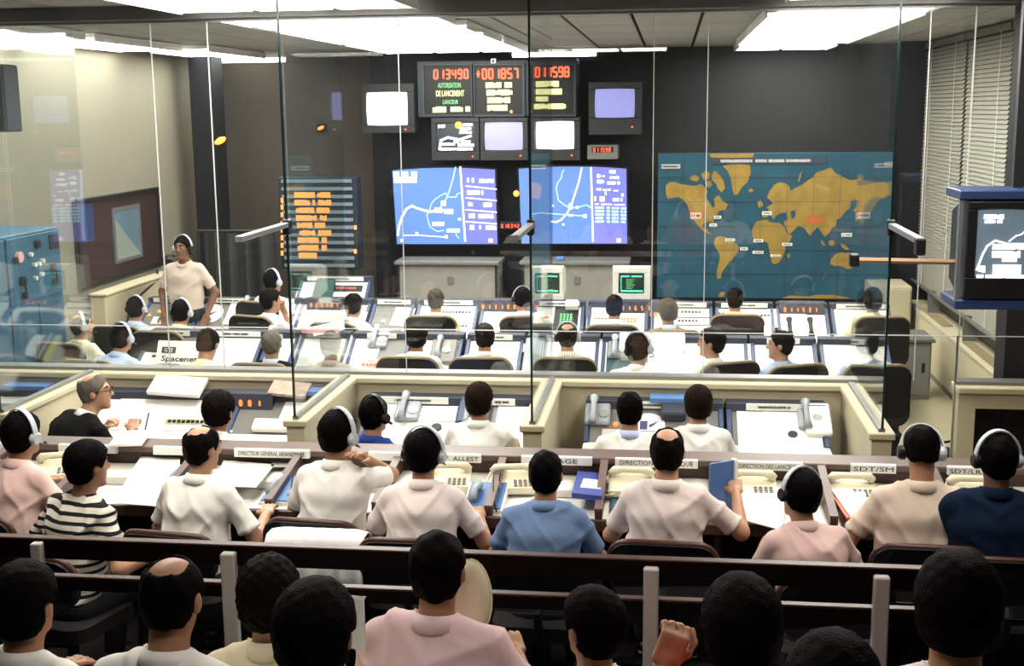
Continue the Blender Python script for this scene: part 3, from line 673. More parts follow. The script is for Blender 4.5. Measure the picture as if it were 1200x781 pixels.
# wall radiator under the board, and its cable
t = empty('panel_radiator', (XL, 13.7, .35), 0, 'cream wall radiator below the dark framed board', 'radiator')
MB().box(.03, .22, -.95, .95, 0, .78, .02).build('body', CREAM, t); MB().box(.02, .24, -.97, .97, .78, .81, .008).build('top', CREAM, t)
for y in (-.7, .7): MB().box(.05, .15, y-.03, y+.03, -.35, 0).build('foot', CREAM_D, t)
o = MB().tube([(XL+.05, 14.55, 1.18), (XL+.2, 14.2, 1.12), (XL+.24, 13.6, 1.02), (XL+.25, 13.25, .9), (XL+.25, 13.15, .7), (XL+.25, 13.25, .5), (XL+.26, 13.4, .3), (XL+.3, 13.6, .01)], .014, 6).build('cable', BLACKP, smooth=True, label='black cable looping down over the cream wall radiator', cat='cable')
# black tripod camera beside the standing man
t = empty('tripod_camera', (-5.62, 13.45, 0), .4, 'black camera with red light on a tripod left of the standing man', 'camera')
for a_ in (90, 210, 330): MB().tube([(0, 0, 1.05), (.32*math.cos(R(a_)), .32*math.sin(R(a_)), 0.005)], .018, 6).build('leg', BLACKP, t)
MB().tube([(0, 0, 1.0), (0, 0, 1.32)], .035, 8).build('column', BLACKP, t); b_ = MB().box(-.09, .09, -.2, .16, 1.3, 1.5, .02).build('body', BLACKP, t)
MB().tube([(0, .16, 1.4), (0, .3, 1.4)], .05, 10).build('lens', BLACKP, b_); MB().ball((.0, -.21, 1.43), .022).build('tally_light', REDSEG, b_); MB().box(-.03, .03, -.32, -.2, 1.38, 1.48, .01).build('viewfinder', BLACKP, b_)
# dark potted shrub by the pier (reads as a dark mass)
a = at(280, 335, Y=14.9)
t = empty('dark_curtain', (a.x, 14.9, 0), 0, 'dark heavy curtain hanging in folds beside the black pier', 'curtain')
vs = []; nn = 40
for k in range(nn+1):
    u = k/nn; vs.append((-.42+.84*u, .07*math.sin(u*26)+.03*math.sin(u*11)))
mb = MB().prism(vs+[(p[0], p[1]+.02) for p in reversed(vs)], 2, .03, 1.62); mb.build('cloth', mat('charcoal_cloth', (.03, .032, .03), .9, var=.4, scale=30, bump=.3, bscale=80), t, smooth=False)
MB().tube([(-.5, 0, 1.64), (.5, 0, 1.64)], .02, 8).build('rod', DKMETAL, t); MB().tube([(-.5, 0, 0), (-.5, 0, 1.64)], .02, 8).build('stand', DKMETAL, t); MB().tube([(.5, 0, 0), (.5, 0, 1.64)], .02, 8).build('stand', DKMETAL, t)
# reflections of a lamp behind the viewer, added as small glowing bodies
for (px, py, Yd, r, lab) in ((258, 165, 15.3, .05, 'bright orange lamp glowing on the black pier'), (376, 150, 16.9, .03, 'small orange lamp high on the far wall above the status board')):
    a = at(px, py, Y=Yd); t = empty('orange_glow', (a.x, Yd, a.z), 0, lab, 'lamp')
    MB().box(-.06, .06, .02, .1, -.05, .05, .01).build('holder', BLACKP, t); mb = MB().ball((0, 0, 0), (r*1.7, .03, r*.8)); mb.xf(Matrix.Rotation(R(-25), 4, 'Y')).build('bulb', MATS['orange_bulb'], t)
# speaker at the upper left edge
a = at(0, 75, Y=9.6); b = at(9, 155, Y=9.6)
t = empty('loudspeaker', (a.x, 9.6, b.z), 0, 'dark blue hanging loudspeaker at the upper left edge', 'loudspeaker')
MB().box(-.35, b.x-a.x, 0, .25, 0, a.z-b.z, .015).build('cabinet', SLATE, t); MB().box(-.33, b.x-a.x-.02, -.012, 0, .02, a.z-b.z-.02).build('front_cloth', BLACKF, t); MB().box(-.2, -.16, .1, .14, a.z-b.z, ZC-b.z-.01).build('hanger', DKMETAL, t)
# ------------------------------------------------------------------ hanging monitor at the right
Ym = 8.0
t, s, (a, b, c, d) = crt('black monitor hanging in a blue frame at the right edge, showing a white trace', (1143, 245, 1203, 325), (1131, 236, 1216, 350), Ym, glow('slate_tube_screen', (.10, .14, .17), .6), .42, False, BLACKP)
mb = MB(); wd, ht = b-a, d-c
stroke(mb, [(a+.02*wd, c+.12*ht), (a+.12*wd, c+.35*ht), (a+.2*wd, c+.47*ht), (a+.35*wd, c+.55*ht), (a+.6*wd, c+.5*ht), (a+.95*wd, c+.5*ht)], .012, -.045)
stroke(mb, [(a+.62*wd, c+.54*ht), (a+.75*wd, c+.62*ht), (a+.85*wd, c+.64*ht), (a+.97*wd, c+.72*ht)], .008, -.045)
for (u, v, e, q) in ((.1, .86, .5, .93), (.12, .8, .48, .85), (.3, .42, .95, .5), (.3, .3, .85, .4), (.5, .24, .8, .3), (.05, .08, .3, .18), (.33, .04, .95, .2), (.02, .0, .95, .05)): blocks(mb, a+u*wd, a+e*wd, c+v*ht, c+q*ht, -.046, rng, .04)
mb.build('trace', WHITET, s)
cw = rect(1131, 236, 1216, 350, Ym); hw = (cw[1]-cw[0])/2; hh = cw[3]-cw[2]
for (a0, a1, b0, b1) in ((-hw-.05, hw+.05, hh+.01, hh+.07), (-hw-.05, hw+.05, -.07, -.01)): MB().box(a0, a1, -.02, .4, b0, b1, .008).build('cradle_shelf', NAVY, t)
for sx in (-1, 1): MB().box(sx*(hw+.035)-.012, sx*(hw+.035)+.012, .0, .04, -.07, hh+.07).build('cradle_side', STEEL, t)
MB().box(.1, .16, .2, .26, hh+.07, ZC-cw[2]-.003).build('drop_pole', DKMETAL, t)
a = at(1003, 306, Y=8.05); MB().tube([(a.x-(cw[0]+cw[1])/2, .1, a.z-cw[2]), (-hw-.03, .1, a.z-cw[2]-.01)], .018, 8).build('arm', mat('copper_pipe', (.36, .22, .13), .35, .6), t); MB().box(a.x-(cw[0]+cw[1])/2-.035, a.x-(cw[0]+cw[1])/2+.025, .06, .14, a.z-cw[2]-.04, a.z-cw[2]+.04, .008).build('arm_clamp', BLACKP, t)
# black pillar at the far right
struct('wall_pillar', MB().box(at(1190, 150, Y=9.6).x, 2.95, 9.52, 9.8, 0, ZC), BLACKWALL)

# ------------------------------------------------------------------ consoles
def console(label, X0, X1, yf, panel=WHITE, feats=(), plate=True, top=1.04, depth=.9, grp=None, frame=BLUEFR, hood=True):
    """sloping control desk: base, desktop, inclined panel in a blue frame, hood with name strip, controls on the panel"""
    xc, h = (X0+X1)/2, (X1-X0)/2-.006
    t = empty('console', (xc, yf, 0), 0, label, 'console', grp)
    y1, zp0, zp1 = .40, .775, top-.05; y2 = depth-.14
    MB().prism([(.06, 0), (.06, .70), (.0, .70), (.0, .745), (y1, .745), (y2, zp1-.04), (depth, zp1-.04), (depth, 0)], 0, -h, h).build('base', SLATE, t)
    MB().box(-h, h, -.015, y1+.01, .745, .772, .006).build('desktop', OFFWHITE, t)
    sl = math.atan2(zp1-zp0, y2-y1); L = math.hypot(zp1-zp0, y2-y1)
    PM = Matrix.Translation((0, y1, zp0-.012)) @ Matrix.Rotation(sl, 4, 'X')
    p = MB().box(-h+.035, h-.035, 0, L, -.01, .012, .004).xf(PM).build('panel', panel, t)
    for sx in (-1, 1): MB().box(sx*(h-.017)-.017, sx*(h-.017)+.017, -.01, L+.01, -.01, .028, .004).xf(PM).build('side_frame', frame, t)
    if hood:
        MB().prism([(y2-.02, zp1-.03), (y2-.02, zp1+.05), (y2+.03, top), (depth, top), (depth, zp1-.04)], 0, -h, h).build('hood', SLATE, t)
    if plate:
        w_ = h*.8 if plate is True else h*plate
        n = MB().box(-w_, w_, y2-.03, y2-.02, top-.045, top+.005).build('name_strip', WHITE, t)
        mb = MB(); blocks(mb, -w_*.6, w_*.5, top-.028, top-.012, y2-.0302, rng, .3); mb.build('print', INK, n)
    for f in feats:
        k, u, v = f[0], f[1]*h, f[2]*L; mb = MB()
        if k == 'buttons':
            nx_, ny_, m = f[3], f[4], f[5]
            b = MB().box(u-nx_*.018-.02, u+nx_*.018+.02, v-ny_*.02-.015, v+ny_*.02+.015, .01, .018).xf(PM).build('button_field', f[6] if len(f) > 6 else OFFWHITE, t)
            for i in range(nx_):
                for j in range(ny_): mb.box(u+(i-(nx_-1)/2)*.036-.012, u+(i-(nx_-1)/2)*.036+.012, v+(j-(ny_-1)/2)*.04-.012, v+(j-(ny_-1)/2)*.04+.012, .017, .026)
            mb.xf(PM).build('buttons', m, b, kind='stuff')
        elif k == 'dial': mb.tube([(u, v, .01), (u, v, .024)], f[3], 14).xf(PM).build('speaker_dial', BLACKP, t)
        elif k == 'inset': mb.box(u-f[3], u+f[3], v-f[4], v+f[4], .01, .02, .003).xf(PM).build('inset_panel', f[5], t)
        elif k == 'lamp': mb.ball((u, v, .02), (.022, .022, .016), 8, 5).xf(PM).build('indicator_lamp', f[3], t)
        elif k == 'handset':
            b = MB().box(u-.09, u+.09, v-.11, v+.11, .01, .05, .012).xf(PM).build('telephone_base', f[3], t)
            mb.tube([(u-.03, v-.13, .075), (u-.03, v-.06, .085), (u-.03, v+.06, .085), (u-.03, v+.13, .075)], [.034, .02, .02, .034], 8).xf(PM).build('handset', f[4], b, smooth=True)
            MB().tube([(u+.045, v-.02, .05), (u+.045, v-.02, .06)], .038, 12).xf(PM).build('dial', f[5], b)
        elif k == 'clock':                       # hooded digital clock standing on the hood
            w2 = f[3]; z = top-.03 if hood else zp1
            b = MB().prism([(y2-.10, z-.09), (y2-.07, z+.045), (y2+.05, z+.055), (y2+.05, z-.09)], 0, u-w2, u+w2).build('clock_case', SLATE, t)
            seven(mb, f[4], u-w2*.8, z-.045, .05, w2*1.6/len(f[4]), y2-.096, .012); mb.xf(Matrix.Translation((0, 0, 0))).build('clock_digits', ORANGE, b)
        elif k == 'logo':                        # round white sticker with a dark emblem
            r = f[3]; b = mb.tube([(u, v, .012), (u, v, .0165)], r, 28).xf(PM).build('round_sticker', WHITE, t)
            MB().box(u-r*.5, u-r*.05, v-r*.45, v+r*.3, .0165, .0178).xf(PM).build('emblem', mat('emblem_blue', (.05, .05, .16), .6), b)
            q = MB().prism([(u+.05*r, v-.3*r), (u+.3*r, v-.1*r), (u+.62*r, v+.35*r), (u+.3*r, v+.12*r), (u+.05*r, v-.02*r)], 2, .0165, .0178).xf(PM); q.build('emblem', MATS['emblem_blue'], b)
            MB().box(u-r*.55, u+r*.45, v-r*.62, v-r*.56, .0165, .0178).xf(PM).build('emblem', MATS['emblem_blue'], b)
        elif k == 'box': mb.box(u-f[3], u+f[3], v-f[4], v+f[4], .01, .01+f[5], .012).xf(PM).build('equipment_box', f[6], t)
        elif k == 'books': mb.box(u-.18, u+.18, y2-.06, y2+.1, top+.002, top+.04, .006).build('binder', f[3], t)
    return t, PM, h, L
def sheet(label, t3, u, v, w_, l_, m=PAPER, tilt=0, lift=.014, name='paper_sheet', thick=.004, prints=0, cat='paper', grp='papers on the consoles'):
    """a sheet or pad lying on a console panel: its own thing"""
    t, PM, h, L = t3
    M = Matrix.Translation(t.location) @ PM @ Matrix.Translation((u*h, v*L, lift)) @ Matrix.Rotation(R(tilt), 4, 'Z')
    o = MB().box(-w_/2, w_/2, -l_/2, l_/2, 0, thick).build(name, m, label=label, cat=cat, group=grp); o.matrix_world = M
    if prints:
        mb = MB()
        for k in range(prints):
            yy = l_/2-.03-k*(l_-.05)/prints; x = -w_/2+.02
            while x < w_/2-.04:
                q = rng.uniform(.01, .05); mb.box(x, min(x+q, w_/2-.02), yy-.004, yy, thick, thick+.0006); x += q+.012
        mb.build('print', MATS.setdefault('grey_print', mat('grey_print', (.35, .34, .36), .8, var=.1)), o)
    return o
YD, YC, YBm = 12.5, 10.45, 8.10
def px(p, row): return at(p, {'D': 368, 'C': 410}[row], Y={'D': 13.1, 'C': 11.0}[row]).x
gD, gC = 'consoles of the far row', 'consoles of the second last row'
def cD(a, b, label, **k): return console(label, px(a, 'D'), px(b, 'D'), YD, grp=gD, **k)
def cC(a, b, label, **k): return console(label, px(a, 'C'), px(b, 'C'), YC, grp=gC, **k)
BT = BLACKP
d1 = cD(168, 235, 'grey console in the far row below the standing man, two orange lamps', panel=GREYPAN, feats=(('lamp', -.05, .86, ORANGE), ('lamp', .1, .86, ORANGE), ('lamp', -.75, .45, AMBER), ('lamp', -.45, .6, AMBER), ('inset', -.35, .25, .07, .06, WHITE)))
d2 = cD(236, 293, 'far row console with a round white sticker at its left', panel=GREYPAN, feats=(('logo', -.72, .55, .17), ('inset', .5, .55, .12, .18, WHITE), ('handset', .88, .75, GREYPH, GREYPH, WHITE)))
d3 = cD(295, 347, 'white far row console before the man resting chin on hand', feats=(('inset', .3, .5, .2, .2, WHITE),))
d4 = cD(349, 432, 'far row console with red digits below the amber status board', feats=(('clock', -.25, 0, .22, '023181'), ('buttons', .0, .3, 8, 2, BT), ('inset', -.25, .85, .15, .03, REDF)), plate=False)
d5 = cD(434, 484, 'grey far row console with a small white notice, left of the grey casing', panel=GREYPAN, feats=(('lamp', -.3, .3, WHITE),))
d6 = cD(487, 560, 'white far row console before the man in pale yellow shirt', feats=(('buttons', .3, .7, 9, 1, BT), ('inset', .35, .45, .18, .008, GREYPAN), ('dial', .35, .2, .03), ('buttons', .55, .15, 4, 1, BT)))
d7 = cD(562, 622, 'far row console with slate hood and orange clock left of the two terminals', feats=(('clock', -.2, 0, .26, '013188'),), plate=False)
d8 = cD(624, 685, 'far row console with dark switch panel between the two green terminals', panel=OFFWHITE, feats=(('inset', .3, .45, .13, .3, BLACKP), ('buttons', .3, .45, 4, 5, GREENT, BLACKP), ('box', .5, .95, .07, .05, .08, WHITE)))
d9 = cD(688, 760, 'far row console with orange clock and red glowing keys below the right terminal', feats=(('clock', .55, 0, .26, '001651'), ('buttons', .3, .45, 6, 2, ORANGE), ('inset', -.4, .3, .2, .08, WHITE), ('buttons', -.5, .5, 5, 1, REDF)), plate=False)
d10 = cD(762, 836, 'far row console of stacked white panels before the man in brown jacket', feats=(('buttons', .3, .8, 6, 1, BT), ('buttons', .2, .45, 6, 1, BT), ('inset', .3, .6, .22, .008, GREYPAN), ('inset', .3, .3, .22, .008, GREYPAN), ('inset', -.9, .75, .04, .05, ORANGE)))
d11 = cD(838, 908, 'white far row console before the man in yellow shirt below the map', feats=(('buttons', -.5, .75, 7, 1, BT), ('buttons', .7, .7, 3, 1, BT)))
d12 = cD(910, 972, 'far row console with blue topped orange clock and two black telephones', feats=(('clock', .0, 0, .24, '011531'), ('handset', -.45, .1, WHITE, BLACKP, WHITE), ('handset', .35, .1, WHITE, BLACKP, WHITE), ('inset', -.6, .6, .2, .15, WHITE)), plate=False)
d13 = cD(974, 1046, 'white far row console at its right end before the man in pale yellow shirt', feats=(('inset', -.2, .5, .2, .25, WHITE), ('lamp', .7, .5, ORANGE)))
sheet('white sheet on the grey far row console left of the grey casing', d5, .55, .5, .22, .3, tilt=-5)
sheet('white sheet on the far row console beside the man resting chin on hand', d3, .55, .4, .3, .3, tilt=4)
sheet('white sheet on the console at the right end of the far row', d13, -.35, .5, .28, .35)
sheet('big grey printout spread below the red digits of the far row', d4, .1, .25, .7, .32, PAPERG, lift=.03)
c1 = cC(165, 236, 'grey panelled console beside the man in light blue shirt at the left', panel=GREYPAN, plate=.4)
c2 = cC(238, 304, 'blank white console with printed name strip behind the stooping man', plate=.85)
c3 = cC(306, 345, 'narrow white console before the grey haired man in black', feats=(('handset', -.6, .85, GREYPH, GREYPH, WHITE),), plate=False)
c4 = cC(346, 405, 'console covered with a grey chart in the second last row', panel=GREYPAN, plate=False, feats=(('books', -.2, 0, PINKP),))
c5 = cC(407, 478, 'grey panelled console left of the white telephone', panel=GREYPAN, feats=(('handset', -.1, .92, GREYPH, GREYPH, WHITE), ('buttons', .0, .12, 7, 1, REDF)), plate=.5)
c6 = cC(480, 540, 'white console with large dial telephone in the second last row', feats=(('box', .3, .55, .12, .16, .04, GREYPAN), ('handset', .25, .6, CREAMPH, GREYPH, WHITE)), plate=False)
c7 = cC(543, 612, 'white console with light name strip before the man with brown cup', feats=(('inset', .5, .75, .25, .06, OFFWHITE),), plate=.6)
c8 = cC(614, 702, 'console with blue left edge before the bald man in striped shirt', feats=(('box', -.75, .4, .09, .25, .05, GREYPH),), plate=.45)
c9 = cC(704, 790, 'teal console with telephone before the man with headset', panel=mat('teal_panel', (.03, .08, .10), .5, var=.2), feats=(('handset', -.55, .7, GREYPH, GREYPH, CREAMPH), ('box', -.25, .65, .08, .12, .05, SHELFG), ('box', .4, .9, .3, .12, .06, WHITE), ('box', .72, .5, .18, .09, .05, WHITE), ('box', .7, .15, .2, .1, .03, WHITE)), plate=False)
c10 = cC(792, 878, 'console with spread chart before the man looking left', plate=.35, feats=(('inset', .7, .5, .15, .2, WHITE),))
c11 = cC(880, 960, 'white console left of the man in light blue shirt looking left', plate=.5)
c12 = cC(962, 1046, 'white console at the right end of the second last row', plate=False, feats=(('inset', -.1, .6, .25, .2, WHITE),))
sheet('white sheet on the grey console beside the light blue shirt', c1, -.35, .4, .3, .42, tilt=-12)
sheet('mottled grey chart hanging on the console left of the yellow sheet', c4, -.35, .45, .42, .5, PAPERG, tilt=-3, prints=8)
sheet('yellow sheet on the console right of the grey chart', c4, .72, .5, .16, .5, PAPERY, tilt=-4)
sheet('tall white sheet on the console right of the yellow sheet', c5, -.62, .45, .34, .48, tilt=-5)
sheet('white chart with fine print before the bald man in striped shirt', c8, .3, .5, .62, .48, prints=14)
sheet('white chart with fine print before the man looking left in white', c10, -.35, .45, .58, .5, prints=14)
sheet('pink form lying before the grey console left of the dial telephone', c5, .25, .12, .3, .16, PINKP, prints=3)
sheet('white leaflet lying on the hood above the grey chart', c4, .1, 1.15, .3, .14, PAPER, tilt=20, lift=.08)
# tent sign
a = at(214, 402, Y=10.95)
t = empty('tent_sign', (a.x, 10.9, .80), R(-4), 'white tent card lettered GTE Spacenet on the grey console', 'sign')
MB().prism([(-.1, 0), (0, .2), (.1, 0), (.09, 0), (0, .185), (-.09, 0)], 0, -.22, .22).build('card', PAPER, t)
ang = math.atan2(.2, .1)
b = MB().box(-.17, -.03, -.0, .001, -.03, .03).build('print_block', INK, t, (0, -.046, .12), rot=(-(PI/2-ang), 0, 0)); text('GTE', .05, PAPER, b, (-.1, -.001, 0), (PI/2, 0, 0))
text('Spacenet', .075, INK, t, (0.02, -.088, .04), (ang, 0, 0), width=.36, bold=.001)
gB = 'consoles of the middle row'
b0 = console('console at the left edge behind the first glass wing', -6.1, -4.6, YBm, GREYPAN, (('inset', .3, .85, .3, .04, WHITE), ('books', .55, 0, BLUEBOOK)), False, 1.0, .86, gB)
b1 = console('white console before the man in black suit with pen', -4.33, -3.25, YBm, WHITE, (('buttons', .55, .3, 12, 1, BT, PAPERY), ('inset', .2, .06, .5, .012, WHITE)), False, 1.0, .86, gB)
b1b = console('grey console with slate clock box before the curly haired man', -3.24, -2.52, YBm, GREYPAN, (('clock', -.8, 0, .22, '01801'), ('box', .35, .2, .28, .06, .05, OFFWHITE), ('lamp', .0, .25, AMBER), ('lamp', .7, .25, AMBER), ('dial', .35, .3, .035), ('books', .75, 0, BLUEBOOK)), False, 1.0, .86, gB)
b2 = console('white console with slate hood and dial before the man in blue shirt', -2.24, -1.5, YBm, WHITE, (('inset', .35, .62, .28, .05, OFFWHITE), ('dial', .55, .3, .04), ('inset', -.6, .55, .1, .25, WHITE), ('handset', -.1, .75, GREYPH, GREYPH, WHITE)), .7, 1.0, .86, gB)
b2b = console('console with chart before the grey haired man in white shirt', -1.48, -.94, YBm, SHELFG, (('box', -.75, .75, .12, .14, .05, BLUEFR), ('handset', -.8, .6, GREYPH, GREYPH, WHITE)), .35, 1.0, .86, gB)
b3 = console('grey console with round white sticker before two men in white', -.60, .40, YBm, GREYPAN, (('logo', -.08, .52, .12), ('lamp', -.55, .5, ORANGE), ('inset', -.6, .2, .07, .06, PINKP), ('box', .28, .85, .09, .08, .08, SLATE), ('lamp', .2, 1.02, ORANGE), ('handset', -.82, .75, GREYPH, GREYPH, SHELFG), ('books', .3, 0, BLUEBOOK)), .45, 1.0, .86, gB)
b3b = console('console with white board, dial and telephone at the right of the middle row', .41, 1.12, YBm, GREYPAN, (('inset', .3, .5, .2, .22, WHITE), ('dial', .3, .32, .035), ('box', .82, .7, .09, .16, .05, WHITE), ('handset', .68, .75, GREYPH, GREYPH, WHITE)), .6, 1.0, .86, gB)
sheet('big white plan spread over the console of the man in black suit', b1, .1, .55, .85, .36, tilt=1)
sheet('white pad lying on the parapet side of the black suited man', b1, .15, 1.12, .42, .2, OFFWHITE, tilt=-4, lift=.09, thick=.03, cat='pad')
sheet('open coloured atlas lying on the hood beside the clock box', b1b, .15, 1.1, .30, .15, mat('atlas_print', (.42, .30, .24), .6, var=.5, scale=25), tilt=-6, lift=.09, thick=.025, cat='book')
sheet('white writing pad on the grey console beside the second glass wing', b1b, .55, .65, .36, .34, tilt=-2)
sheet('white chart right of the grey haired man in the middle row', b2b, .45, .5, .3, .48, prints=10)
sheet('narrow white strip chart beside the third glass wing', b2b, .92, .45, .09, .46)
sheet('white board sheet with small marks on the right console of the middle row', b3b, -.3, .5, .34, .42, lift=.013, prints=0)
sheet('white paper on the desktop under the right console of the middle row', b3b, -.55, -.35, .3, .2, lift=.03)
# ------------------------------------------------------------------ equipment desk at the far left and the two terminals
x0, x1 = at(348, 340, Y=14.3).x, at(432, 340, Y=14.3).x
dk = console('small white console standing apart below the amber status board', x0, x1, 13.7, WHITE, (('inset', .35, .75, .2, .05, DKMETAL), ('buttons', .35, .75, 7, 1, REDF, DKMETAL), ('inset', -.75, .4, .12, .12, PAPER), ('buttons', .1, .3, 8, 1, BT), ('box', -.25, .55, .12, .2, .06, mat('dark_green_case', (.01, .07, .06), .5))), True, 1.13, .9, 'consoles apart')
def terminal(label, scr, case, Y):
    t, s, (a, b, c, d) = crt(label, scr, case, Y, SCREENG, .38, False, OFFWHITE, 'green text terminals'); wd, ht = b-a, d-c; mb = MB()
    for (u, v, e, q) in ((.1, .82, .42, .89), (.5, .82, .92, .89), (.1, .1, .95, .18)): mb.box(a+u*wd, a+e*wd, -.05, -.044, c+v*ht, c+q*ht)
    stroke(mb, [(a+.1*wd, c+.15*ht), (a+.1*wd, c+.85*ht)], .008, -.046); mb.build('bright_text', CYANT, s); mb = MB()
    for k in range(6): blocks(mb, a+.3*wd, a+(.55+.05*(k % 3))*wd, c+(.25+k*.085)*ht, c+(.29+k*.085)*ht, -.046, rng, .2)
    mb.build('dim_text', GREENT, s)
    cx = rect(*case, Y); hw = (cx[1]-cx[0])/2
    MB().box(-hw*.6, hw*.6, .05, .33, -.05, 0, .01).build('foot', OFFWHITE, t)
    z = cx[2]-.05; o = empty('terminal_table', ((cx[0]+cx[1])/2, Y+.18, 0), 0, 'small table under the '+label.split(' with')[0], 'table', 'terminal tables')
    MB().box(-hw, hw, -.22, .24, z-.03, z-.002, .005).build('top', SHELFG, o)
    for sx in (-1, 1):
        for sy in (-1, 1): MB().box(sx*(hw-.03)-.015, sx*(hw-.03)+.015, sy*.2-.015, sy*.2+.015, 0, z-.03).build('leg', DKMETAL, o)
terminal('left green text terminal with pale case', (627, 320, 656, 344), (622, 313, 660, 351), 14.3)
terminal('right green text terminal with pale case', (725, 320, 755, 344), (718, 313, 762, 352), 14.3)

# ------------------------------------------------------------------ front desk row (on the platform)
DX0, DX1 = -4.9, 2.1
fd = empty('front_desk', (0, 6.3, ZA), 0, 'long dark desk of the front row with name plates along its ridge', 'desk')
WD = mat('desk_brown', (.06, .028, .018), .4, var=.25, scale=10)
RIDGE = mat('ridge_mauve_laminate', (.12, .075, .065), .45, var=.15)
MB().box(DX0, DX1, 0, .66, .725, .75, .004).build('worktop', OFFWHITE, fd)
MB().box(DX0, DX1, -.03, 0, .69, .755, .006).build('front_edge', WD, fd)
MB().box(DX0, DX1, .64, .67, .0, .88).build('back_panel', WD, fd)
MB().box(DX0, DX1, .60, .80, .88, .915, .005).build('ridge', RIDGE, fd)
MB().box(DX0, DX1, .35, .64, .752, .80, .004).build('rear_step', OFFWHITE, fd)
DIV = [-4.6, -4.0, -3.42, -2.80, -2.17, -1.57, -.95, -.36, .27, .86, 1.47, 2.08]
for x in DIV:
    d_ = MB().prism([(-.01, .75), (-.01, .80), (.62, .90), (.62, .75)], 0, x-.02, x+.02).build('divider', WD, fd)
    MB().prism([(-.01, .80), (-.01, .812), (.62, .912), (.62, .90)], 0, x-.022, x+.022).build('divider_cap', RIDGE, d_)
    MB().box(x-.02, x+.02, .05, .6, 0, .72).build('support_panel', WD, fd)
for (p, q, y, s_) in ((-5, 30, 511, ''), (69, 137, 514, 'M.'), (180, 217, 517, ''), (275, 363, 522, 'DIRECTEUR GENERAL ARIANESPACE'), (432, 472, 523, ''), (520, 564, 527, 'F. ALLEST'), (611, 694, 530, 'LAGE'), (721, 818, 533, 'DIRECTION  TECHNIQUE'), (861, 941, 538, 'DIRECTION DES LANCEURS'), (997, 1050, 541, 'SDT/SM'), (1110, 1152, 544, 'SDT/LR')):
    a, b = at(p, y, Y=6.89), at(q, y, Y=6.89)
    n = MB().box(a.x, b.x, .57, .60, .875, .925, .003).build('name_plate', WHITE, fd)
    if s_: 
        wd = b.x-a.x; ln = min(wd*.88, .036*len(s_)); xx = (a.x+b.x)/2 + (wd*.12 if s_ == 'LAGE' else 0)
        text(s_, .036, INK, n, (xx, .5685, .90), width=ln)
# cream desk telephones
def phone(loc, rz, label, first=[None]):
    if first[0] is None:
        t = empty('telephone', loc, rz, label, 'telephone', 'cream telephones of the front row')
        MB().prism([(-.10, 0), (-.10, .035), (.0, .055), (.09, .085), (.10, .08), (.10, 0)], 0, -.125, .125).build('base', CREAMPH, t)
        MB().tube([(-.115, .055, .088), (-.095, .05, .11), (-.05, .045, .118), (.05, .045, .118), (.095, .05, .11), (.115, .055, .088)], [.024, .026, .017, .017, .026, .024], 10).build('handset', CREAMPH, t, smooth=True)
        mb = MB()
        for i in range(4):
            for j in range(3): mb.box(-.0+i*.028, .018+i*.028, -.085+j*.026, -.069+j*.026, .034+j*.005, .05+j*.005)
        mb.build('keypad', SHELFG, t, kind='stuff')
        MB().tube([(-.125, .05, .09), (-.16, .0, .03), (-.165, -.06, .012), (-.13, -.11, .01), (-.09, -.1, .02)], .006, 6).build('cord', CREAMPH, t, smooth=True)
        first[0] = t; return t
    return copy_tree(first[0], None, loc, rz, label)
ZD = ZA+.80
for (p, q, rz, lab) in ((530, 552, 5, 'cream telephone right of the headset man in white pink shirt'), (603, 558, 10, 'cream telephone left of the man in blue shirt'), (741, 556, 0, 'cream telephone left of the bald man holding a blue folder'),
                        (881, 560, 0, 'cream telephone left of the pink shirted man with headset'), (994, 562, 0, 'cream telephone with white papers before the right headset man'), (1132, 566, 0, 'cream telephone at the right end of the front desk'), (80, 540, 20, 'cream telephone between pink shirt and striped shirt at the left')):
    a = at(p, q, Z=ZD+.04); phone((a.x, 6.70, ZD-.02), R(rz), lab)
# comm panels on the desk
def comm(loc, label, rz=0):
    t = empty('comm_panel', loc, rz, label, 'control panel', 'blue comm panels of the front row')
    MB().prism([(-.16, 0), (-.16, .02), (.16, .075), (.16, 0)], 0, -.11, .11).build('case', OFFWHITE, t)
    sl = math.atan2(.055, .32); PM = Matrix.Translation((0, -.16, .02)) @ Matrix.Rotation(sl, 4, 'X')
    p = MB().box(-.1, .1, .01, .315, 0, .008).xf(PM).build('face', BLUEBOOK, t)
    MB().tube([(-.06, .06, .03), (-.055, .15, .05), (-.05, .24, .03)], [.028, .018, .028], 8).xf(PM).build('handset', GREYPH, t, smooth=True)
    for (u, v) in ((.04, .2), (.05, .1), (.06, .26)): MB().box(u-.012, u+.012, v-.03, v+.03, .008, .02).xf(PM).build('switch', SHELFG, t)
    MB().tube([(.06, .25, .01), (.07, .27, .09), (.04, .22, .11), (.05, .1, .03), (.09, -.05, .02)], .004, 5).xf(PM).build('cord', BLACKP, t, smooth=True)
a = at(330, 578, Z=ZA+.8); comm((a.x, 6.52, ZA+.75), 'blue comm panel with handset beside the bald man at the left')
a = at(566, 588, Z=ZA+.8); comm((a.x, 6.5, ZA+.75), 'blue comm panel with handset left of the sloping divider at centre')
a = at(228, 560, Z=ZA+.8); comm((a.x-.03, 6.62, ZA+.75), 'dark comm panel half hidden by the bald head at the left')
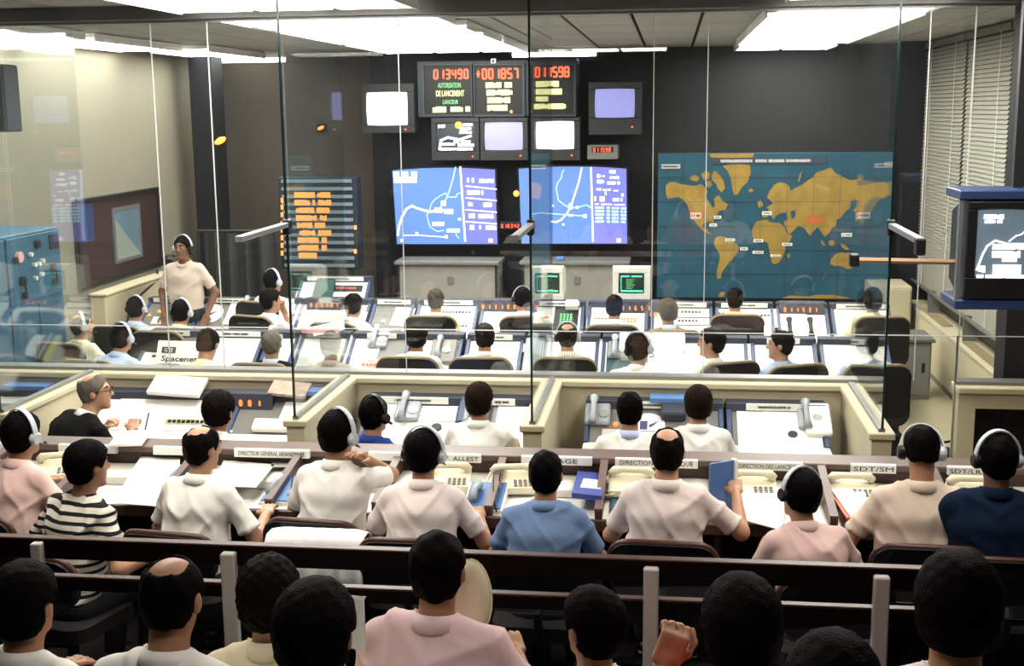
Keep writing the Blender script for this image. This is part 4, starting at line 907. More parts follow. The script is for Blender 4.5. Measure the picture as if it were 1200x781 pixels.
# loose things on the front desk
def flat(label, corners, Z, m, thick=.004, cat='paper', name='paper_sheet', grp='papers on the front desk'):
    P = [at(*c, Z=Z) for c in corners]; c = sum(P, Vector())/4; c.z = Z
    o = MB().prism([(p.x-c.x, p.y-c.y) for p in P], 2, 0, thick).build(name, m, loc=c, label=label, cat=cat, group=grp); return o
ZT = ZA+.753
flat('wide white sheet right of the striped shirt', ((170, 528), (212, 527), (207, 596), (132, 590)), ZD+.04, PAPER)
flat('white sheet right of the bald man in white at the left', ((262, 540), (322, 545), (300, 572), (250, 570)), ZD+.03, PAPER)
flat('white sheet left of the pink shirted man with headset', ((855, 572), (925, 575), (915, 622), (862, 608)), ZD+.02, PAPER)
flat('white form lying on a red folder before the right headset man', ((972, 572), (1012, 571), (1022, 610), (998, 608)), ZD+.03, PAPER)
flat('red folder under the white form at the right', ((968, 572), (985, 571), (1002, 609), (992, 609)), ZD+.015, REDF, .01, 'folder', 'folder')
flat('white sheet left of the man in blue shirt', ((598, 575), (640, 572), (632, 602), (588, 603)), ZT, PAPER)
o = flat('closed blue binder with white label right of the man in blue shirt', ((677, 558), (708, 561), (705, 588), (670, 584)), ZD+.02, mat('royal_blue_binder', (.03, .055, .28), .45), .03, 'binder', 'binder')
P = [at(*c, Z=ZD+.052) for c in ((684, 561), (705, 563), (704, 573), (680, 571))]; MB().prism([(p.x-o.location.x, p.y-o.location.y) for p in P], 2, .0295, .0315).build('label_card', PAPER, o)
flat('white card standing notice beside the wing post', ((322, 528), (350, 527), (346, 548), (317, 548)), ZD+.03, PAPERG)
flat('teal folder beside the bald man with the blue folder', ((718, 565), (735, 565), (728, 600), (716, 600)), ZT+.01, TEALCAB, .01, 'folder', 'folder')
o = flat('white notepad on the ridge between striped shirt and black suit', ((140, 508), (178, 507), (166, 523), (128, 524)), ZA+.93, PAPER, .015, 'pad', 'notepad')

# ------------------------------------------------------------------ chairs
def office_chair(loc, rz, label, kind='hall', first={}):
    if kind not in first:
        sh = {'hall': TANEDGE, 'front': WOODTOP, 'tall': BLACKP}[kind]; hb = {'hall': 1.05, 'front': .83, 'tall': 1.30}[kind]
        t = empty('office_chair', loc, rz, label, 'chair', {'hall': 'chairs of the console rows', 'front': 'chairs of the front desk', 'tall': 'tall black chairs in the aisle'}[kind])
        MB().prism(rr(-.24, .24, -.22, .24, .09), 2, .40, .47).build('seat', BLACKF, t)
        def back(y0, y1, w_, zt, z0):
            m = MB().prism(rr(-w_, w_, z0, zt, .1, 5), 1, y0, y1); m.v = [(x, y+.7*x*x, z) for (x, y, z) in m.v]; return m
        back(-.285, -.235, .255, hb, .58 if kind != 'tall' else .80).build('backrest', BLACKF, t)
        back(-.305, -.28, .262, hb+.008, .57 if kind != 'tall' else .79).build('back_shell', BLACKP, t)
        rim = [p for p in rr(-.258, .258, .57, hb+.006, .1, 5) if p[1] > hb-.12]
        MB().tube([(x, -.27+.7*x*x, z) for (x, z) in rim], .02, 6).build('top_edge', sh, t, smooth=True)
        MB().tube([(0, -.1, .38), (0, -.25, .42), (0, -.33, .6), (0, -.31, hb-.2)], .022, 8).build('back_stem', DKMETAL, t)
        MB().tube([(0, 0, .08), (0, 0, .40)], .03, 10).build('column', DKMETAL, t)
        for k in range(5):
            a_ = R(72*k+18); MB().tube([(0, 0, .1), (.28*math.cos(a_), .28*math.sin(a_), .06)], [.026, .016], 6).ball((.28*math.cos(a_), .28*math.sin(a_), .028), .028, 8, 5).build('leg', DKMETAL, t)
        first[kind] = t; return t
    return copy_tree(first[kind], None, loc, rz, label)
# small cabinet and shoe-like slipper boxes by the aisle
a = at(1066, 372, Y=13.4)
t = empty('side_cabinet', (2.55, 13.6, 0), 0, 'low grey cabinet with flat top at the aisle by the radiator casing', 'cabinet')
MB().box(-.22, .22, -.25, .3, 0, .62, .01).build('body', SHELFG, t); MB().box(-.25, .25, -.28, .32, .62, .66, .008).build('top', GREYPAN, t); d_ = MB().box(-.2, .2, -.265, -.25, .05, .58, .004).build('door', SHELFG, t); MB().box(.12, .15, -.28, -.265, .3, .4).build('handle', DKMETAL, d_)
t = empty('floor_bag', (2.35, 10.6, 0), .5, 'dark bag lying on the beige aisle floor', 'bag')
MB().ball((0, 0, .1), (.2, .14, .12), 14, 8).build('body', BLACKF, t, smooth=True); MB().tube([(-.12, 0, .17), (-.06, 0, .27), (.06, 0, .27), (.12, 0, .17)], .012, 6).build('handle', BLACKF, t, smooth=True)
t = empty('tall_cabinet', (2.66, 15.6, 0), 0, 'cream cabinet at the end of the radiator casing below the map corner', 'cabinet')
MB().box(-.22, .24, -.35, .35, 0, .95, .01).build('body', CREAM, t); MB().box(-.2, .22, -.365, -.35, .05, .92, .004).build('door', CREAM, t)
# black equipment inside the right bay
t = empty('equipment_rack', (2.66, 9.46, 0), 0, 'black equipment rack inside the cream bay at the right', 'rack')
MB().box(-.46, .3, -.27, .04, 0, 1.0, .01).build('body', BLACKP, t); MB().box(-.42, .26, -.285, -.27, .1, .5).build('front_plate', BLACKP, t); MB().box(-.42, .26, -.285, -.27, .55, .93).build('front_plate', BLACKP, t)
# audience bench
for (y, zf, lab) in ((2.95, ZG, 'dark bench under the front visitors'), (1.9, ZG+.35, 'dark bench under the nearest visitors')):
    t = empty('bench', (-.8, y, zf), 0, lab, 'bench', 'gallery benches')
    MB().box(-2.6, 2.6, -.2, .22, .41, .45, .008).build('seat', DKWOOD, t); MB().box(-2.6, 2.6, -.27, -.24, .55, .82, .008).build('backrest', DKWOOD, t)
    for x in (-2.3, 0, 2.3): MB().box(x-.03, x+.03, -.24, .18, 0, .41).build('leg', DKWOOD, t); MB().box(x-.03, x+.03, -.245, -.2, .41, .8).build('back_post', DKWOOD, t)

# ------------------------------------------------------------------ people: bodies grown as smooth continuous surfaces
def surface_nets(V, gx, gy, gz):
    """smooth surface of a field sampled on a rectilinear grid -> vertices, quads"""
    S = V < 0; nx, ny, nz = V.shape
    cnt = np.zeros((nx-1, ny-1, nz-1)); acc = [np.zeros((nx-1, ny-1, nz-1)) for _ in range(3)]
    G = np.meshgrid(gx, gy, gz, indexing='ij')
    for ax in range(3):
        sl0 = [slice(None)]*3; sl1 = [slice(None)]*3; sl0[ax] = slice(0, -1); sl1[ax] = slice(1, None)
        a, b = V[tuple(sl0)], V[tuple(sl1)]; cr = (a < 0) != (b < 0)
        t = np.where(cr, a/np.where(cr, a-b, 1), 0); o1, o2 = [k for k in range(3) if k != ax]
        P = []
        for k in range(3):
            p0, p1 = G[k][tuple(sl0)], G[k][tuple(sl1)]; P.append(np.where(cr, p0+(p1-p0)*t, 0))
        crf = cr.astype(float)
        for d1 in (0, 1):
            for d2 in (0, 1):
                s = [slice(None)]*3; n1, n2 = V.shape[o1], V.shape[o2]
                s[o1] = slice(d1, n1-1+d1); s[o2] = slice(d2, n2-1+d2); s = tuple(s)
                cnt += crf[s]
                for k in range(3): acc[k] += P[k][s]
    act = cnt > 0; idx = -np.ones(act.shape, int); n = int(act.sum()); idx[act] = np.arange(n)
    vs = np.stack([acc[k][act]/cnt[act] for k in range(3)], 1)
    qs = []
    for ax in range(3):
        o1, o2 = [k for k in range(3) if k != ax]
        sl0 = [slice(1, -1)]*3; sl1 = [slice(1, -1)]*3; sl0[ax] = slice(0, -1); sl1[ax] = slice(1, None)
        a, b = S[tuple(sl0)], S[tuple(sl1)]; I = np.argwhere(a != b)
        if len(I) == 0: continue
        flip = a[tuple(I.T)]
        base = I.copy(); base[:, o1] += 1; base[:, o2] += 1
        def c(d1, d2):
            q = base.copy(); q[:, o1] -= d1; q[:, o2] -= d2; return idx[tuple(q.T)]
        Q = np.stack([c(1, 1), c(0, 1), c(0, 0), c(1, 0)], 1)
        f = flip if ax != 1 else ~flip
        Q[~f] = Q[~f][:, ::-1]; qs.append(Q)
    Q = np.concatenate(qs); Q = Q[(Q >= 0).all(1)]
    return vs, Q
def smin(a, b, k):
    h = np.clip(.5+.5*(b-a)/k, 0, 1); return b+(a-b)*h-k*h*(1-h)
def cone(p, a, b, ra, rb, sc=None):
    a = np.asarray(a, float); b = np.asarray(b, float)
    if sc is not None: sc = np.asarray(sc); p = p*sc; a = a*sc; b = b*sc
    ba = b-a; t = np.clip(((p-a)@ba)/max(ba@ba, 1e-9), 0, 1)
    return np.linalg.norm(p-a-t[..., None]*ba, axis=-1)-(ra+(rb-ra)*t)
def ell(p, c, r):
    q = (p-np.asarray(c))/np.asarray(r); l = np.linalg.norm(q, axis=-1); return (l-1)*min(r)
def grid(lo, hi, d): return np.arange(lo, hi+d, d)
def mesh_np(name, vs, Q):
    me = bpy.data.meshes.new(name); me.vertices.add(len(vs)); me.vertices.foreach_set('co', np.ascontiguousarray(vs, dtype=np.float32).ravel())
    me.loops.add(len(Q)*4); me.loops.foreach_set('vertex_index', np.ascontiguousarray(Q, dtype=np.int32).ravel())
    me.polygons.add(len(Q)); me.polygons.foreach_set('loop_start', np.arange(0, len(Q)*4, 4, dtype=np.int32)); me.polygons.foreach_set('use_smooth', np.ones(len(Q), bool))
    me.update(calc_edges=True); me.validate(); return me
def field(fn, lo, hi, d, fine=None):
    """sample fn on a grid; fine = (lo, hi, step) box in which the spacing is finer"""
    ax = []
    for k in range(3):
        g = grid(lo[k], hi[k], d)
        if fine:
            f = grid(fine[0][k], fine[1][k], fine[2]); g = np.concatenate([g[g < f[0]-d*.4], f, g[g > f[-1]+d*.4]])
        ax.append(g)
    P = np.stack(np.meshgrid(*ax, indexing='ij'), -1); return surface_nets(fn(P), *ax)
# hands: palm, four unequal bent fingers, thumb from the side of the palm
def hand_template(curl, spread=0.0, d=.0055):
    def fn(p):
        q = np.abs(p-np.array([0, .048, 0]))-np.array([.028, .034, .004]); D = np.linalg.norm(np.maximum(q, 0), axis=-1)+np.minimum(q.max(-1), 0)-.010
        D = smin(D, cone(p, (0, -.03, 0), (0, .02, 0), .024, .022), .015)
        for (x, L, fan) in ((-.029, .062, -.10), (-.010, .074, -.03), (.010, .079, .03), (.029, .070, .10)):
            a = np.array([x, .085, 0]); ang = 0
            for (l, r) in ((.45, .0092), (.30, .0085), (.25, .0078)):
                ang += curl; b = a+L*l*np.array([math.sin(fan+spread*fan*3)*math.cos(ang), math.cos(ang), -math.sin(ang)]); D = smin(D, cone(p, a, b, r, r-.0006), .006); a = b
        a = np.array([.024, .018, -.004])
        for (dx, dy, dz, r) in ((.026, .028, -.010, .0125), (.012, .028, -.010-.012*curl, .0105), (.0-.01*curl, .024, -.008-.014*curl, .009)):
            b = a+np.array([dx, dy, dz]); D = smin(D, cone(p, a, b, r, r-.001), .008); a = b
        return D
    return field(fn, (-.065, -.06, -.11), (.085, .19, .035), d)
HANDS = {k: hand_template(c) for k, c in (('relaxed', .32), ('grip', .95))}
def rot3(yaw, pitch, roll):
    return np.array(Euler((R(pitch), R(roll), R(yaw)), 'XYZ').to_matrix())
def ik(S, W, a, b, pole):
    S, W, pole = map(np.array, (S, W, pole)); d = W-S; L = np.linalg.norm(d); m = a+b-.004
    if L > m: W = S+d*(m/L); d = W-S; L = m
    x = d/L; c = (a*a+L*L-b*b)/(2*a*L); s = math.sqrt(max(0, 1-c*c)); y = pole-x*(pole@x); y = y/np.linalg.norm(y)
    return S+x*a*c+y*a*s, W
SKINS = {k: mat('skin_'+k, c, .5, var=.12, scale=10, bump=.04, bscale=200) for k, c in (('light', (.50, .27, .17)), ('tan', (.40, .20, .115)), ('brown', (.17, .075, .04)))}
HAIRS = {k: mat('hair_'+k, c, .6, var=.35, scale=50, bump=.5, bscale=160, spec=.03) for k, c in (('black', (.0022, .0018, .0018)), ('dark', (.006, .004, .003)), ('brown', (.012, .007, .004)), ('grey', (.06, .05, .042)), ('silver', (.14, .125, .105)))}
TROUS = mat('dark_trousers', (.008, .008, .012), .85, var=.2, bump=.15)
SHOE = mat('black_shoe', (.01, .009, .009), .35, var=.1)
EYEW = mat('eye_white', (.38, .34, .30), .4, var=0)
HEADSETM = mat('headset_grey', (.46, .49, .54), .4, var=.08)
def shirt_mat(name, col, stripes=None):
    if name in MATS: return MATS[name]
    m = mat(name, col, .9, var=.05, scale=14, bump=.25, bscale=17, spec=.15)
    nt = m.node_tree
    for n_ in nt.nodes:                      # creases: ridged relief instead of plain grain
        if n_.type == 'BUMP': n_.inputs['Strength'].default_value = .55; n_.inputs['Distance'].default_value = .022
        if n_.type == 'TEX_NOISE' and n_.inputs['Scale'].default_value == 17:
            n_.noise_type = 'RIDGED_MULTIFRACTAL'; n_.inputs['Scale'].default_value = 5.5; n_.inputs['Detail'].default_value = 2.0; n_.inputs['Distortion'].default_value = .8
    if stripes:
        nt = m.node_tree; N, L = nt.nodes, nt.links; b = N['Principled BSDF']; tc = N['Texture Coordinate']
        wv = N.new('ShaderNodeTexWave'); wv.wave_type = 'BANDS'; wv.bands_direction = stripes[0]; wv.inputs['Scale'].default_value = stripes[1]; wv.inputs['Distortion'].default_value = .6
        L.new(tc.outputs['Object'], wv.inputs['Vector']); cr = N.new('ShaderNodeValToRGB'); cr.color_ramp.interpolation = 'CONSTANT'
        cr.color_ramp.elements[0].color = (*stripes[2], 1); cr.color_ramp.elements[0].position = 0; cr.color_ramp.elements[1].color = (*col, 1); cr.color_ramp.elements[1].position = stripes[3]
        L.new(wv.outputs['Fac'], cr.inputs[0]); L.new(cr.outputs[0], b.inputs['Base Color'])
    return m
SH = {'white': shirt_mat('shirt_white', (.80, .78, .74)), 'pinkwhite': shirt_mat('shirt_pinkish_white', (.78, .68, .65)), 'pink': shirt_mat('shirt_pink', (.66, .46, .43)), 'brightpink': shirt_mat('shirt_bright_pink', (.80, .58, .60)),
      'cream': shirt_mat('shirt_cream', (.74, .68, .48)), 'yellow': shirt_mat('shirt_yellow', (.80, .72, .28)), 'paleyellow': shirt_mat('shirt_pale_yellow', (.80, .74, .46)), 'lightblue': shirt_mat('shirt_light_blue', (.46, .54, .72)),
      'blue': shirt_mat('shirt_blue', (.17, .26, .46)), 'royal': shirt_mat('shirt_royal_blue', (.02, .05, .22)), 'navy': shirt_mat('shirt_navy', (.002, .009, .028)), 'black': shirt_mat('suit_black', (.003, .003, .0035)),
      'beige': shirt_mat('shirt_beige', (.58, .47, .39)), 'brown': shirt_mat('jacket_brown', (.25, .15, .07)), 'red': shirt_mat('shirt_red', (.55, .02, .015)), 'dark': shirt_mat('shirt_dark', (.006, .005, .006)),
      'striped': shirt_mat('shirt_black_striped', (.62, .58, .50), ('Z', 8.0, (.012, .012, .014), .38)), 'pinstripe': shirt_mat('shirt_pinstripe', (.72, .66, .58), ('X', 14, (.42, .36, .32), .22)), 'checked': shirt_mat('shirt_tan_check', (.50, .42, .33), ('X', 18, (.36, .28, .22), .3))}
eyem = MB().ball((0, 0, 0), .0115, 10, 7).mesh('eye'); eyem.materials.append(EYEW); irm = MB().ball((0, .0075, 0), (.006, .0055, .006), 8, 5).mesh('iris'); irm.materials.append(INK)
def hair_h(y, style):
    return np.interp(y, [-.11, -.05, -.01, .02, .045, .07, .1], [-.088, -.075, -.035, -.02, .028, .066, .078])
def head_fn(p):
    d = ell(p, (0, -.014, .030), (.077, .096, .088)); d = smin(d, ell(p, (0, .026, -.045), (.055, .066, .076)), .03)
    d = smin(d, cone(p, (0, .090, .022), (0, .108, -.020), .008, .013), .012); d = smin(d, cone(p, (-.012, .094, -.024), (.012, .094, -.024), .009, .009), .01)
    for s in (-1, 1):
        e = ell(p, (s*.079, -.004, -.008), (.010, .021, .033)); d = smin(d, e, .006)
        d = np.maximum(d, -(np.linalg.norm(p-np.array([s*.032, .098, .016]), axis=-1)-.017)); d = smin(d, cone(p, (s*.016, .086, .036), (s*.046, .078, .036), .008, .007), .012)
    d = smin(d, cone(p, (-.02, .083, -.060), (.02, .083, -.060), .008, .008), .008); d = np.maximum(d, -(cone(p, (-.022, .096, -.061), (.022, .096, -.061), .0035, .0035)))
    return smin(d, ell(p, (0, .070, -.098), (.026, .022, .020)), .02)
def person(label, px_, py_, hz, face=0, lean=10, head=(0, 0, 0), wrists=None, shirt='white', hair='black', style='short', skin='tan', headset=False, sleeve='short', side=0, stand=False, res=.017, chair=None, chair_label=None, collar=True, Y=None, group=None, grips=(), build_=1.0, mic=True, hs=None, glasses=False, legs=True, floor=0, poles={}):
    """a figure placed so that its head stands at the given pixel and height hz above the floor level given by Y or by hz itself"""
    H = at(px_, py_, Y=Y) if Y is not None else at(px_, py_, Z=hz)
    floor_z = floor
    l = R(lean); sd = R(side); bw = build_
    pz = .90 if stand else .545
    pel = np.array([0, 0, pz]); up = np.array([math.sin(sd), math.sin(l)*math.cos(sd), math.cos(l)*math.cos(sd)]); l2 = R(lean*1.35); up2 = np.array([math.sin(sd), math.sin(l2), math.cos(l2)]); up2 /= np.linalg.norm(up2)
    wst = pel+up*.17; chs = pel+up*.33; nb = chs+up2*.155
    hp = head[1]; hd = nb+np.array([math.sin(sd)*.1, math.sin(R(lean*.55))*.18+.018-.05*math.sin(R(hp)), math.cos(R(lean*.55))*.172])
    sc = (H.z-floor_z)/hd[2]; sc = min(1.12, max(.86, sc))
    Hm = rot3(head[0], head[1], head[2])
    rt = np.array([1, 0, 0]); shl = {s: nb-up2*.055+rt*s*.172*bw for s in (-1, 1)}
    if wrists is None: wrists = {-1: (-.17, .40, .80), 1: (.17, .40, .80)} if not stand else {-1: (-.24, .06, .86), 1: (.24, .06, .86)}
    arms = {}
    for s in (-1, 1): arms[s] = ik(shl[s], wrists[s], .285, .255, poles.get(s, (s*.6, -.4, -.85)))
    def headp(p): return (p-hd)@Hm
    def torso(p, g=0.0):
        k = np.array([.70/bw, 1, 1])
        d = cone(p, pel, wst, .122+g, .118+g, k); d = smin(d, cone(p, wst, chs, .118+g, .128+g, k), .06)
        d = smin(d, cone(p, shl[-1]*np.array([.82, 1, 1]), shl[1]*np.array([.82, 1, 1]), .056+g, .056+g), .07)
        for s in (-1, 1): d = smin(d, cone(p, nb-up2*.022, shl[s]*np.array([.9, 1, 1])+up2*.010, .046+g, .042+g), .04)
        d = smin(d, cone(p, chs+up*.02, nb-up2*.015, .10+g, .055+g, np.array([.62/bw, 1, 1])), .06); return d
    neck = (nb-up2*.03, hd+Hm@np.array([0, -.012, -.045]))
    def body(p):
        d = torso(p, -.028); d = smin(d, cone(p, *neck, .060, .055), .035); d = smin(d, head_fn(headp(p)), .025)
        for s in (-1, 1):
            e, w_ = arms[s]; d = smin(d, smin(cone(p, shl[s], e, .040, .040), cone(p, e, w_, .042, .027), .02), .03)
        return d
    pts = np.array([pel, hd, shl[-1], shl[1], arms[-1][0], arms[-1][1], arms[1][0], arms[1][1]]); lo, hi = pts.min(0)-.17, pts.max(0)+.17; lo[2] = pz-.17
    vs, Q = field(body, lo, hi, res, (hd-.135, hd+.135, min(res, .0105)))
    V, F = [vs], [Q]; n = len(vs)
    for s in (-1, 1):
        e, w_ = arms[s]; y = (w_-e)/np.linalg.norm(w_-e); z = np.array([0, 0, 1.]) if abs(y[2]) < .8 else np.array([0, -1., 0]); z = z-y*(z@y); z /= np.linalg.norm(z); x = np.cross(y, z)
        hv, hq = HANDS['grip' if s in grips else 'relaxed']; m = hv.copy()
        if s == 1: m[:, 0] *= -1; hq = hq[:, ::-1]
        V.append(w_+m@np.stack([x, y, z])); F.append(hq+n); n += len(hv)
    th = R(face); Mz = Matrix.Rotation(th, 3, 'Z'); off = Mz @ Vector(hd*sc)
    loc = Vector((H.x-off.x, H.y-off.y, floor_z))
    t = empty('person', loc, th, label, 'person', group); t.scale = (sc, sc, sc)
    b = ob('body', mesh_np('body', np.concatenate(V), np.concatenate(F)), SKINS[skin], t)
    rs = np.random.RandomState(abs(hash(label.encode())) % 1000 if False else sum(label.encode()) % 997); ph = rs.rand(6)*6
    def shirtf(p):
        d = torso(p, .004)
        for s in (-1, 1):
            e, w_ = arms[s]
            if sleeve == 'short': q = shl[s]+(e-shl[s])*.78; a = cone(p, shl[s], q, .055, .060); pl = ((p-q)@((e-shl[s])/np.linalg.norm(e-shl[s]))); a = np.maximum(a, pl-.0)
            else: q = e+(w_-e)*.93; a = smin(cone(p, shl[s], e, .056, .053), np.maximum(cone(p, e, q, .052, .038), ((p-q)@((w_-e)/np.linalg.norm(w_-e)))), .02)
            d = smin(d, a, .026)
        d = np.maximum(d, -(cone(p, nb-up2*.0, hd, .052, .05)))
        X_, Y_, Z_ = p[..., 0], p[..., 1], p[..., 2]; ax_ = np.abs(X_)
        low = np.clip((pz+.30-Z_)/.22, 0, 1)
        m1 = .5+.5*np.sin(11*X_+7*Z_+ph[0])*np.sin(9*Z_-6*X_+ph[1]+4*Y_); m2 = .5+.5*np.sin(13*X_-9*Z_+ph[2]); m3 = .5+.5*np.sin(8*X_+12*Z_+ph[5])
        r1 = (1-np.abs(np.sin(17*Z_-13*ax_+ph[3]+.9*np.sin(9*X_+ph[4]))))**2.5       # pulls running from the armpits to the spine
        r2 = (1-np.abs(np.sin(24*Z_+7*X_+ph[1]+1.1*np.sin(10*X_+ph[2]))))**2            # soft rolls above the belt
        r3 = (1-np.abs(np.sin(21*X_+9*Z_+ph[5]+.8*np.sin(14*Z_+ph[0]))))**3            # hanging folds
        fold = .004-.017*r1*m1*(1-.4*low)-.016*r2*low*m2-.010*r3*m3
        return np.maximum(d+fold, (pz-.06)-p[..., 2])
    me = mesh_np('shirt', *field(shirtf, lo, hi, res)); o = ob('jacket' if shirt in ('black', 'brown') else 'shirt', me, SH[shirt], t)
    if collar:
        mb = MB(); cv = []; nn = 18; ax = (neck[1]-neck[0]); ax /= np.linalg.norm(ax); c0 = nb-up2*.0; xx = np.array([1, 0, 0.]); yy = np.cross(ax, xx)
        for (r, h_) in ((.072, -.02), (.066, .044), (.072, .046), (.090, -.002)):
            for k in range(nn): a_ = 2*PI*k/nn; f_ = 1-.35*max(0, math.sin(a_)); cv.append(tuple(c0+xx*r*math.cos(a_)+yy*r*1.06*math.sin(a_)+ax*(h_*f_-.018*max(0, math.sin(a_)))))
        fs = [(j*nn+k, j*nn+(k+1) % nn, ((j+1) % 4)*nn+(k+1) % nn, ((j+1) % 4)*nn+k) for j in range(4) for k in range(nn)]
        mb.add(cv, fs).build('collar', SH[collar] if isinstance(collar, str) else SH[shirt], t, smooth=True)
    # hair
    tk = {'short': .011, 'curly': .026, 'bald': .009, 'ring': .009, 'full': .020, 'thin': .006}[style]
    def hairf(p):
        d = ell(p, (0, -.014, .030), (.077, .096, .088)); d = smin(d, ell(p, (0, -.03, -.035), (.062, .055, .06)), .03)-tk
        d = np.maximum(d, (hair_h(p[..., 1], style)-p[..., 2])*.8)
        for s in (-1, 1): d = np.maximum(d, .027-np.linalg.norm((p-np.array([s*.085, .0, -.012]))*np.array([.6, 1, .85]), axis=-1))
        if style == 'bald': d = np.maximum(d, .062-np.linalg.norm((p-np.array([0, -.045, .118]))*np.array([1.05, .9, 1]), axis=-1))
        if style == 'ring': d = np.maximum(d, p[..., 2]-.045+.25*p[..., 1])
        if style in ('curly', 'full'): d = d+(.006 if style == 'curly' else .003)*np.sin(120*p[..., 0]+ph[0])*np.sin(110*p[..., 1]+ph[1])*np.sin(115*p[..., 2])
        else: d = d+.0035*np.sin(75*p[..., 0]+30*p[..., 2]+ph[1])*np.sin(60*p[..., 1]+ph[2]+45*p[..., 2])
        return d
    if style != 'none':
        hv, hq = field(hairf, (-.125, -.15, -.12), (.125, .125, .155), .0085); ob('hair', mesh_np('hair', hd+hv@Hm.T, hq), HAIRS[hair], t)
    HM = Matrix.Translation(Vector(hd)) @ Matrix(Hm.tolist()).to_4x4()
    for s in (-1, 1):
        o = ob('eye', eyem, None, t); o.matrix_local = HM @ Matrix.Translation((s*.031, .0715, .014)); ir = ob('iris', irm, None, o, (0, .003, 0))
        MB().tube([(s*.016, .090, .038), (s*.032, .086, .042), (s*.05, .075, .036)], [.004, .005, .003], 6).xf(HM).build('eyebrow', HAIRS['dark' if hair in ('silver', 'grey') else hair], t, smooth=True)
    if glasses:
        mb = MB()
        for s in (-1, 1):
            mb.tube([(s*.033+.021*math.cos(a_), .104, .012+.017*math.sin(a_)) for a_ in np.linspace(0, 2*PI, 13)], .0025, 5); mb.tube([(s*.054, .103, .018), (s*.082, .02, .015), (s*.083, -.015, .0)], .0025, 5)
        mb.tube([(-.012, .105, .015), (.012, .105, .015)], .0025, 5).xf(HM).build('glasses', BLACKP, t)
    if headset:
        g = tk+.008; m = hs or HEADSETM; tb = [(-(.083+g)*math.cos(a_), -.012-.02*math.sin(a_)*0, .005+(.115+g)*math.sin(a_)) for a_ in np.linspace(0, PI, 15)]
        mb = MB(); o_ = []
        for (x, y, z) in tb: o_.append((x, y, z))
        # flat wide band
        vs2 = []; 
        for i, (x, y, z) in enumerate(o_):
            nrm = Vector((x, 0, z-.005)).normalized()
            for (dy, dr) in ((-.016, 0), (.016, 0), (.016, .007), (-.016, .007)): vs2.append((x+nrm.x*dr, y+dy, z+nrm.z*dr))
        fs = [(4*i+k, 4*i+(k+1) % 4, 4*i+4+(k+1) % 4, 4*i+4+k) for i in range(len(o_)-1) for k in range(4)]+[(0, 1, 2, 3), (len(vs2)-4, len(vs2)-3, len(vs2)-2, len(vs2)-1)]
        hset = mb.add(vs2, fs).xf(HM).build('headset', m, t)
        for s in (-1, 1): MB().tube([(s*(.078), -.006, -.008), (s*(.098+tk*.4), -.006, -.008), (s*(.112+tk*.4), -.006, -.008)], [.036, .038, .028], 14).xf(HM).build('ear_cup', m if s == 1 or hs else BLACKP, hset, smooth=False)
        if mic: MB().tube([(.10, .0, -.03), (.10, .05, -.06), (.06, .11, -.07), (.03, .118, -.068)], [.004, .004, .004, .009], 6).xf(HM).build('microphone', BLACKP, hset, smooth=True)
    if legs:
        def legf(p):
            d = ell(p, pel+np.array([0, 0, -.03]), (.185*bw, .135, .12))
            for s in (-1, 1):
                hip = np.array([s*.09, 0, pz-.03]); kn = np.array([s*.13, .42, .515]) if not stand else np.array([s*.10, .02, .48]); an = np.array([s*.13, .36, .10]) if not stand else np.array([s*.11, .0, .10])
                d = smin(d, cone(p, hip, kn, .088, .066), .04); d = smin(d, cone(p, kn, an, .066, .056), .03)
            return np.maximum(d, .07-p[..., 2])
        ob('trousers', mesh_np('trousers', *field(legf, (-.32, -.22, .0), (.32, .58, pz+.16), .026)), TROUS, t)
        for s in (-1, 1):
            fy = .36 if not stand else 0; MB().ball((s*.13 if not stand else s*.11, fy+.06, .045), (.048, .14, .045), 10, 6).box((s*.13 if not stand else s*.11)-.04, (s*.13 if not stand else s*.11)+.04, fy-.07, fy+.18, .002, .02).build('shoe', SHOE, t, smooth=True)
    if chair:
        c_ = loc + Matrix.Rotation(th, 3, 'Z') @ Vector((0, .0, 0)); office_chair((c_.x, c_.y, floor_z), th*.6, chair_label, chair)
    t['sc'] = sc; return t, hd, arms, sc

gr4, gr3, gr2, gr1, gr0 = 'controllers of the far row', 'controllers of the second last row', 'people of the middle row', 'people of the front row', 'visitors in the gallery'
HZ = 1.17
# ---- far row
def D(label, x, y, cl, **k): return person(label, x, y, HZ, group=gr4, chair='hall', chair_label=cl, res=.02, **k)
D('man in white blue shirt with headset at the left end of the far row', 160, 362, 'chair of the headset man at the left end of the far row', shirt='lightblue', headset=True, face=-8, lean=14)
D('man in white shirt with headset left of the round sticker', 213, 366, 'chair of the headset man beside the round sticker', shirt='paleyellow', headset=True, face=-8, lean=22)
D('man in white shirt resting his chin on his hand in the far row', 318, 353, 'chair of the man resting his chin on his hand', shirt='white', hair='dark', face=-30, lean=8, head=(-20, 0, 0), poles={1: (.2, .3, -1)}, wrists={-1: (-.2, .35, .82), 1: (.06, .24, 1.04)}, style='full')
person('man with headset seated at the console apart below the status board', 320, 330, HZ, group=gr4, chair='hall', chair_label='chair before the console apart below the status board', res=.02, headset=True, shirt='white', face=-25, lean=6, Y=13.2)
D('man in white shirt with short black hair left of the grey casing', 415, 358, 'chair of the black haired man left of the grey casing', shirt='white', face=-15, lean=20, wrists={-1: (-.2, .4, .82), 1: (.32, .45, .84)})
D('grey haired man in pale yellow shirt before the grey casing', 511, 352, 'chair of the grey haired man in pale yellow', shirt='paleyellow', hair='grey', face=0, lean=8)
D('man with headset in white shirt beside the left terminal', 612, 351, 'chair of the headset man beside the left terminal', shirt='white', headset=True, face=15, lean=14, head=(0, -8, 6))
D('black haired man between the two green terminals', 720, 360, 'chair of the black haired man between the terminals', shirt='white', face=0, lean=16, wrists={-1: (-.12, .4, .8), 1: (.12, .4, .8)})
